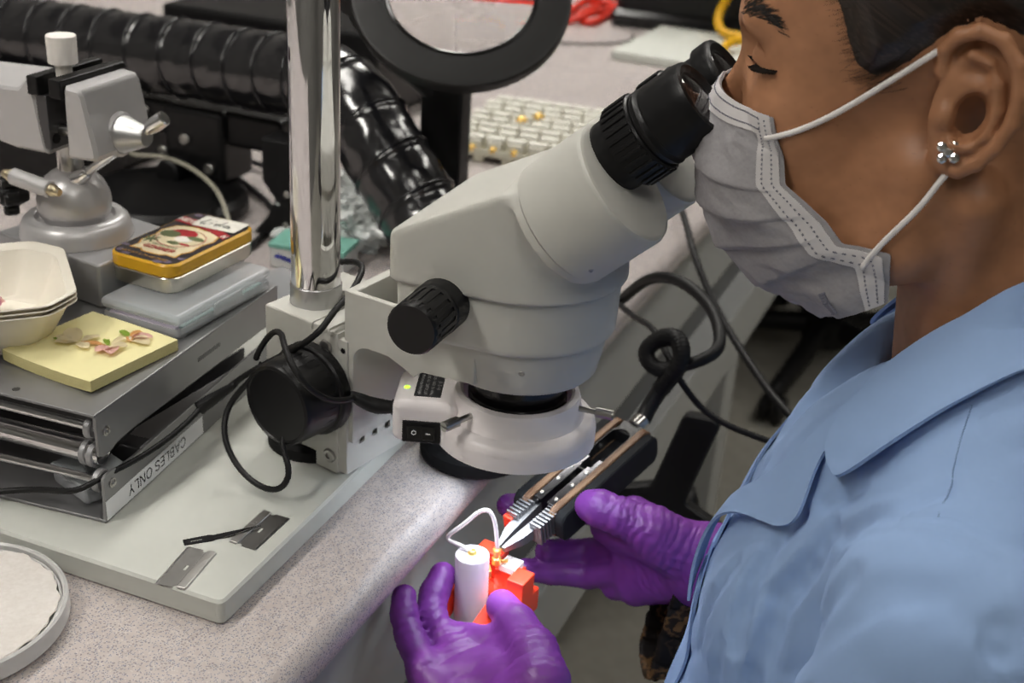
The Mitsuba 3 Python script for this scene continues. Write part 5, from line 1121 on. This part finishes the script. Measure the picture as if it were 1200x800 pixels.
# the shirt sleeve that shows at the right wrist
def leo(p, n, uv):
    x, y, z = p.x * 1000, p.y * 1000, p.z * 1000
    d, e, w = mikit.voronoi((x + .4 * y) / 24, (z + .5 * y) / 24)
    d2 = d + .25 * (mikit.noise(x / 3, y / 3, z / 3) - .5)
    ring = mikit.smoothstep(0.12, .2, d2) * (1 - mikit.smoothstep(0.30, 0.42, d2)); spot = 1 - mikit.smoothstep(0.16, 0.26, d2)
    c = mikit.mix((0.010, 0.007, 0.006), (0.20, 0.105, 0.040), (1 - mikit.smoothstep(0.34, 0.5, d2)) * dr.select(w > .25, 1.0, 0.2))
    return mikit.mix(c, (0.008, 0.006, 0.005), ring * .9)
mat('m_leopard', pr(mikit.proc(leo), 0.6, 0.3))
def cuff(p):
    ax = unit((.86, .42, -.12)).astype(f32); r = p - np.array([238, 262, -84], f32); a = r @ ax
    side = unit(np.cross(ax, (0, 0, 1.0))).astype(f32); h = r @ side; v = r @ np.cross(side, ax).astype(f32)
    q = np.stack([np.abs(h) - (24 - 18) + 0 * v, np.abs(v) - (64 - 18)], -1)
    d = np.linalg.norm(np.maximum(q, 0), axis=-1) + np.minimum(q.max(-1), 0) - 18 + folds(p, WRR, (0.8, .5, -.3), 3.0, 16, 51)
    o_ = np.maximum(smax(d, np.abs(a) - 46, 1.5), -(d + 4.5))
    return o_.astype(f32)
add('person__shirt_sleeve', nets(cuff, (170, 190, -165), (310, 335, 0), 2.2), 'm_leopard', True, label='dark leopard print shirt sleeve at the right wrist')
# gloves
def glove_tex(p, n, uv):
    x, y, z = p.x * 1000, p.y * 1000, p.z * 1000
    a = mikit.fbm(x / 12, y / 12, z / 12, octaves=2)
    return mikit.mix((0.165, 0.035, 0.255), (0.205, 0.048, 0.315), a)
mat('m_glove', pr(mikit.proc(glove_tex), 0.38, 0.45))
def bones(p, chain, radii, k=4.0):
    d = None
    for i in range(len(chain) - 1):
        e = sd_cap(p, chain[i], chain[i + 1], radii[i], radii[i + 1]); d = e if d is None else smin(d, e, k)
    return d
def wrinkle(p, a, b, wl, amp, seed, reach, tight=1.0):
    """Glove creases across a bone from a to b."""
    a, b = np.asarray(a, f32), np.asarray(b, f32); ax = (b - a) / np.linalg.norm(b - a); r = p - a; t = r @ ax
    w = meshkit.noise(r / 9.0, seed).astype(f32) * 7 + meshkit.noise(r / 22.0, seed + 3).astype(f32) * 8
    s = np.abs(((t + w) / wl) % 1.0 - .5) * 2
    m = np.exp(-(sd_cap(p, a, b, 0) / reach) ** 4)
    return amp * np.exp(-(s / .38) ** 2) * m
LI = [(101, 104, -74), (94, 116, -70.5), (66, 138, -65), (62.3, 152, -58), (63, 163, -50.5)]
LM = [(94, 86, -80), (85, 92, -71), (64, 112, -64.5), (54.5, 122, -56), (51, 129, -49.5)]
LR = [(92, 94, -108), (82, 106, -112), (68, 124, -120), (70, 136, -128), (84, 138, -128)]
LP = [(102, 86, -122), (94, 96, -126), (84, 110, -134), (88, 120, -140), (98, 122, -140)]
LT = [(150, 78, -66), (161, 95, -52), (149, 113, -47), (128, 137, -51), (109.5, 156, -54.5)]
def lhand(p):
    W = (152, 66, -96)
    d = sd_cap(p, W, (163, 50, -102), 27, 31)
    for c, r0, r1 in ((LI, 22, 12), (LM, 21, 12), (LR, 20, 11.5), (LP, 18, 11)): d = smin(d, sd_cap(p, W, c[1], r0, r1), 14)
    d = smin(d, sd_cap(p, (146, 74, -80), LT[1], 24, 16), 12)
    d = smin(d, sd_cap(p, (84, 132, -74), (130, 127, -61), 12, 13), 9)           # web of the thumb
    d = smin(d, sd_cap(p, (94, 108, -84), (142, 102, -66), 18, 20), 10)
    d = smin(d, bones(p, LT[1:], [18, 15.2, 13.0, 10.8]), 6)
    for c, r in ((LI, (11.5, 10.8, 10.2, 9.4)), (LM, (11.2, 10.2, 9.4, 8.6)), (LR, (11, 10, 9, 8)), (LP, (10, 9, 8, 7.4))): d = smin(d, bones(p, c[1:], r, 3), 3.2)
    d = d + wrinkle(p, LI[1], LI[2], 7, .9, 3, 16) + wrinkle(p, LM[2], LM[3], 6, .9, 5, 13) + wrinkle(p, LT[1], LT[2], 8, .8, 7, 20) + wrinkle(p, LI[2], LI[3], 5, .7, 9, 12) + wrinkle(p, W, (95, 108, -80), 17, .8, 12, 60)
    return d.astype(f32)
add('person__glove', nets(lhand, (20, 20, -160), (205, 182, -20), 1.5), 'm_glove', True, label='purple glove on the hand holding the white cylinder')
RT = [(210, 232, -28), (189, 223, -10), (168, 221, -5.5), (152, 223, -5), (144, 226, -6.5)]
RI = [(166, 262, -28), (126, 278, -46), (92, 264, -44), (76, 247, -39)]
RMd = [(168, 256, -50), (134, 270, -76), (116, 260, -75), (107.5, 249, -70)]
RR_ = [(171, 248, -66), (138, 259, -88), (113, 248, -86), (97, 235, -81)]
RP = [(178, 244, -78), (160, 254, -88), (150, 262, -84)]
def rhand(p):
    W = (232, 246, -42)
    d = sd_cap(p, W, (250, 254, -50), 27, 29)
    for c, r0, r1 in ((RI, 22, 13), (RMd, 22, 13), (RR_, 22, 12.5), (RP, 20, 11.5)): d = smin(d, sd_cap(p, W, c[0], r0, r1), 14)
    d = smin(d, sd_cap(p, (222, 238, -36), RT[1], 22, 15), 12)
    d = smin(d, sd_cap(p, (194, 228, -22), (150, 254, -38), 17, 13), 12)
    d = smin(d, bones(p, RT[1:], [15.5, 13.2, 12.8, 11.2]), 7)
    for c, r in ((RI, (11.5, 10.2, 9.6, 8.8)), (RMd, (11.2, 10.2, 9.6, 8.8)), (RR_, (11, 10, 9.4, 8.4)), (RP, (10, 9.0, 8.2))): d = smin(d, bones(p, c, r, 3), 3.2)
    d = d + wrinkle(p, (206, 226, -16), (172, 221, -6), 6.0, 1.5, 23, 21) + wrinkle(p, (170, 221, -6), (154, 223, -5), 6, .7, 25, 14) + wrinkle(p, W, (200, 246, -56), 10, .7, 27, 34) + wrinkle(p, (206, 226, -24), (188, 236, -52), 6.5, .9, 33, 18)
    return d.astype(f32)
add('person__glove', nets(rhand, (60, 200, -125), (285, 300, 25), 1.5), 'm_glove', True, label='purple glove on the hand holding the tweezer tool')
# ------------------------------------------------------------------ the heated tweezer tool in the right hand
tt = unit((49, 141, 34)); tw_ = unit((0.95, -0.31, 0.0)); tw_ = unit(tw_ - tt * (tt @ tw_)); tn = np.cross(tt, -tw_)
TF = np.eye(4); TF[:3, 0], TF[:3, 1], TF[:3, 2], TF[:3, 3] = tt, -tw_, tn, (95.5, 185, -31)
tp = lambda m: put(m, TF)
def wood_tex(p, n, uv):
    x, y, z = p.x * 1000, p.y * 1000, p.z * 1000
    g = mikit.fbm((x * .3 + y * .91 + z * .28) / 26, (x * .95 - y * .31) / 1.6, (z * .96 - y * .26) / 2.2, octaves=3)
    return mikit.mix((0.12, 0.058, 0.030), (0.30, 0.175, 0.10), mikit.smoothstep(.25, .75, g))
mat('m_tool_wood', pr(mikit.proc(wood_tex), 0.5, 0.4)); mat('m_pad', pr((0.016, 0.017, 0.019), 0.75, 0.2)); mat('m_mirror_dark', pr((0.10, 0.10, 0.11), 0.10, 0.5, 0.9)); mat('m_alu', pr((0.22, 0.22, 0.23), 0.42, 0.5, 0.9))
mat('m_red_plastic', pr((0.72, 0.045, 0.018), 0.38, 0.45))
def slab(a0, a1, c0, c1, r, y0, y1, bev=.8):
    p = rrect(a1 - a0, c1 - c0, r, 6, (a0 + a1) / 2, (c0 + c1) / 2)
    return tp(put(extr(p, y1 - y0, bev), np.array([[1, 0, 0, 0], [0, 0, -1, y1], [0, 1, 0, 0], [0, 0, 0, 1.0]])))
for sgn in (-1, 1):
    o = lambda y0, y1: (y0, y1) if sgn > 0 else (-y1, -y0)
    add('tweezer_tool__grip_pad', slab(38, 150, -15, 9, 8, *o(14.8, 22.5), 1.0), 'm_pad', 30, label='soft black grip pad')
    add('tweezer_tool__wood_layer', slab(37.5, 152, -15.3, 9.8, 8, *o(9.2, 14.8), .5), 'm_tool_wood', 30, label='brown grained layer inside the grip pad')
    add('tweezer_tool__side_plate', slab(44, 104, -9, 7.4, 1.5, *o(4.2, 9.1), .3), 'm_mirror_dark', 30)
    add('tweezer_tool__top_plate', tp(box(46, 92, *sorted((sgn * 2.6, sgn * 9.0)), 7.4, 8.6, .3)), 'm_mirror_dark', 30)
    for a in (52, 70, 86): add('tweezer_tool__screw', put(lathe([(1.7, 0), (1.7, .7), (1.1, 1.1)], 14), TF @ frame((a, sgn * 6.6, 8.5), (0, 0, 1))), 'm_screw', 30)
    bl = hull([(0, sgn * .8, -2.4), (0, sgn * 3.4, -2.4), (0, sgn * .8, 1.4), (0, sgn * 3.4, 1.4), (14, sgn * 1.6, -4), (14, sgn * 8.4, -4), (14, sgn * 1.6, 3.0), (14, sgn * 8.4, 3.0), (24, sgn * 2.2, -4.4), (24, sgn * 9.6, -4.4), (24, sgn * 2.2, 3.4), (24, sgn * 9.6, 3.4), (47, sgn * 3.4, -4), (47, sgn * 10.2, -4), (47, sgn * 3.4, 4), (47, sgn * 10.2, 4)])
    add('tweezer_tool__blade', tp(bl), 'm_alu', False, label='bright tapered tweezer blade')
    for k in range(6): add('tweezer_tool__cooling_fin', tp(box(24 + k * 3.3, 25.7 + k * 3.3, *sorted((sgn * 5.5, sgn * 15.5)), -8.4, 8.2, .3)), 'm_alu', 30)
    add('tweezer_tool__fin_core', tp(box(23.5, 44, *sorted((sgn * 6, sgn * 12.5)), -5.5, 6, .4)), 'm_alu', 30)
    if sgn > 0: add('tweezer_tool__red_insulator', tp(box(21, 27, 9, 16.5, -6, 4.5, .5)), 'm_red_plastic', 30, label='red plastic insulator by the fins')
# the open steel bow between the grips
bow = sg.LineString([(88, -8.8), (132, -8.8)] + [(132 + 8.8 * math.sin(a), -8.8 * math.cos(a)) for a in np.radians(np.linspace(15, 165, 12))] + [(132, 8.8), (88, 8.8), (88, -8.8)]).buffer(.7)
bowm = trimesh.creation.extrude_polygon(bow, 9.5, engine='earcut'); bowm.apply_translation((0, 0, -1))
add('tweezer_tool__steel_bow', tp(bowm), 'm_black', 30, label='thin polished steel bow between the grips')
add('tweezer_tool__bow_plate', tp(box(92, 138, -8, 8, -4, -2.6, .4)), 'm_mirror_dark', 30)
for a, y in ((98, 8), (120, 8), (98, -8), (120, -8)): add('tweezer_tool__screw', put(lathe([(1.9, 0), (1.9, .7), (1.2, 1.1)], 14), TF @ frame((a, y * .98, 4), (0, -np.sign(y), 0))), 'm_screw', 30)
add('tweezer_tool__hinge_block', tp(box(138, 152, -9.6, 9.6, -7, 7, 1.5)), 'm_black', 30)
add('tweezer_tool__collar', tp(turned((151, 0, 3), (1, 0, .12), [(5.6, 0), (6.6, .8), (6.6, 9.5), (5.8, 10.4)], 32)), 'm_steel', 30, label='silver cable collar')
c0_ = (TF @ np.array([161, 0, 4, 1]))[:3]
cpath = [c0_, (151, 345, 22), (160, 346, 41), (167, 346, 59), (161.5, 354, 69), (147, 360, 65), (138, 356, 53), (147, 350, 45.5), (163, 349, 50), (176, 351, 56), (188.6, 360, 64), (186, 380, 71), (169, 410, 78), (138, 436, 82), (100, 470, 60), (60, 520, 12), (20, 560, 5.4), (-60, 600, 5.4)]
add('tweezer_tool__strain_relief', tube(cpath[:9], [6.2, 6.2, 6.4, 6.6, 6.6, 6.6, 6.4, 6.0, 5.4], 110, 14), 'm_rubber', True, label='ribbed black strain relief of the cable')
rb = []
ctr = spline(cpath[:9], 110); 
for k in range(22, 106, 2):
    rb.append(put(ringlathe([(5.2, -.8), (7.1 - max(0, k - 70) * .03, 0), (5.2, .8)], 16), frame(ctr[k], ctr[k + 1] - ctr[k - 1])))
add('tweezer_tool__strain_relief__rib', rb, 'm_rubber', 30, kind='stuff', label='fine ribs round the strain relief')
add('tweezer_tool__cable', tube(cpath[7:], 4.8, 140, 12), 'm_rubber', True)
lab('tweezer_tool', 'black and wood-layered tweezer tool with finned metal tips held in the right glove', 'tweezers')

# ------------------------------------------------------------------ the work held in the left hand
RF = rotz(-7, (106, 174, 0))
mat('m_cyl', pr((0.66, 0.63, 0.68), 0.35, 0.45)); mat('m_pipe', pr((0.62, 0.58, 0.58), 0.28, 0.5, 0.4))
fx = mf(put(box(-47, 13, -40, 24, -80, -62, 1.2), RF)) + mf(put(box(0, 13, -2, 15, -66, -45, .9), RF)) + mf(put(box(-34, -14, 14, 27, -66, -42, .9), RF)) + mf(put(box(-16, 2, 10, 24, -66, -50, .8), RF))
fx = fx - mf(cyl((82.5, 169, -120), (82.5, 169, -40), 12.2, 0, 48)) - mf(put(box(-24, -10, -44, -30, -90, -60, .5), RF))
fx = fx - mf(box(71, 96, 120, 169, -95, -40, 0))
add('red_fixture__block', fx, 'm_red_plastic', 30)
add('red_fixture__white_insert', put(box(-13, 0, 10, 23, -50.2, -45, .6), RF), 'm_white', 30, label='small white insert')
lab('red_fixture', 'bright red plastic fixture block around the white cylinder', 'fixture')
add('white_cylinder__body', turned((82.5, 169, -84), (-0.02, 0.0, 1), [(10.6, 0), (11.6, .8), (11.6, 52), (11.2, 53.2), (9.8, 54), (0, 54)], 64), 'm_cyl', 30)
add('white_cylinder__gold_seat', turned((81.4, 169, -30.2), (0, 0, 1), [(3.4, 0), (3.2, 1.2), (2.4, 2.6), (2.0, 2.8)], 24), 'm_gold', 30, label='small gold fitting on top')
lab('white_cylinder', 'white plastic cylinder held upright between the thumb and finger of a glove', 'cylinder')
add('bent_pipe', tube([(81.4, 169, -29), (78, 169.2, -28.2), (70, 170, -26.8), (62.5, 171.5, -26.5), (61.8, 172, -25), (63, 172.6, -22.5), (71, 175, -14), (79, 177.8, -4.6), (83.5, 179, -1.0), (87.2, 180.2, -1.2), (89.4, 181, -4.4), (91, 182, -10), (92.6, 183, -21), (93.6, 183.6, -31)], 1.5, 120, 12), 'm_pipe', True, 'thin bent white metal tube arching from the cylinder to the tweezer tip', 'tube')
add('gold_coupling__body', [turned((93.4, 183.5, -44), (0, 0, 1), [(3.0, 0), (3.2, 1), (3.2, 5), (2.2, 5.6), (2.2, 9), (3, 9.4), (3, 12), (2, 13)], 20), put(box(-4, 4, -4, 4, -3, 3, .5), frame((88.5, 176, -47), (0, 0, 1)) @ rotz(30))], 'm_gold', 30)
add('gold_coupling__pin', cyl((96.5, 185, -42), (100, 188, -42), 1.3, .2, 12), 'm_gold', 30)
lab('gold_coupling', 'tiny gold coupling under the tweezer tips on the red block', 'coupling')

# ------------------------------------------------------------------ loose cables at the bench edge
add('black_cable', tube([(-160, 960, 4.2), (-60, 930, 4.2), (0, 880, 10), (38, 800, 34), (71, 700, 50), (92, 650, 46), (113.3, 600, 40), (147, 560, 12), (195, 500, -8), (240, 440, -14), (300, 400, -20)], 3.4, 140, 10), 'm_rubber', True, 'longest black cable hanging from the bench edge towards the lab coat', 'cable')
add('black_cable_001', tube([(-60, 600, 3.4), (0, 580, 5), (50, 525, 18), (87.5, 470, 32), (111, 430, 44), (134, 395, 52), (156, 372, 38), (176.8, 372, 13.6), (196.4, 372, 2.3), (239.5, 370, -4.5), (280, 366, -8)], 2.6, 140, 10), 'm_rubber', True, 'thin black cable drooping below the coiled tool cable', 'cable')
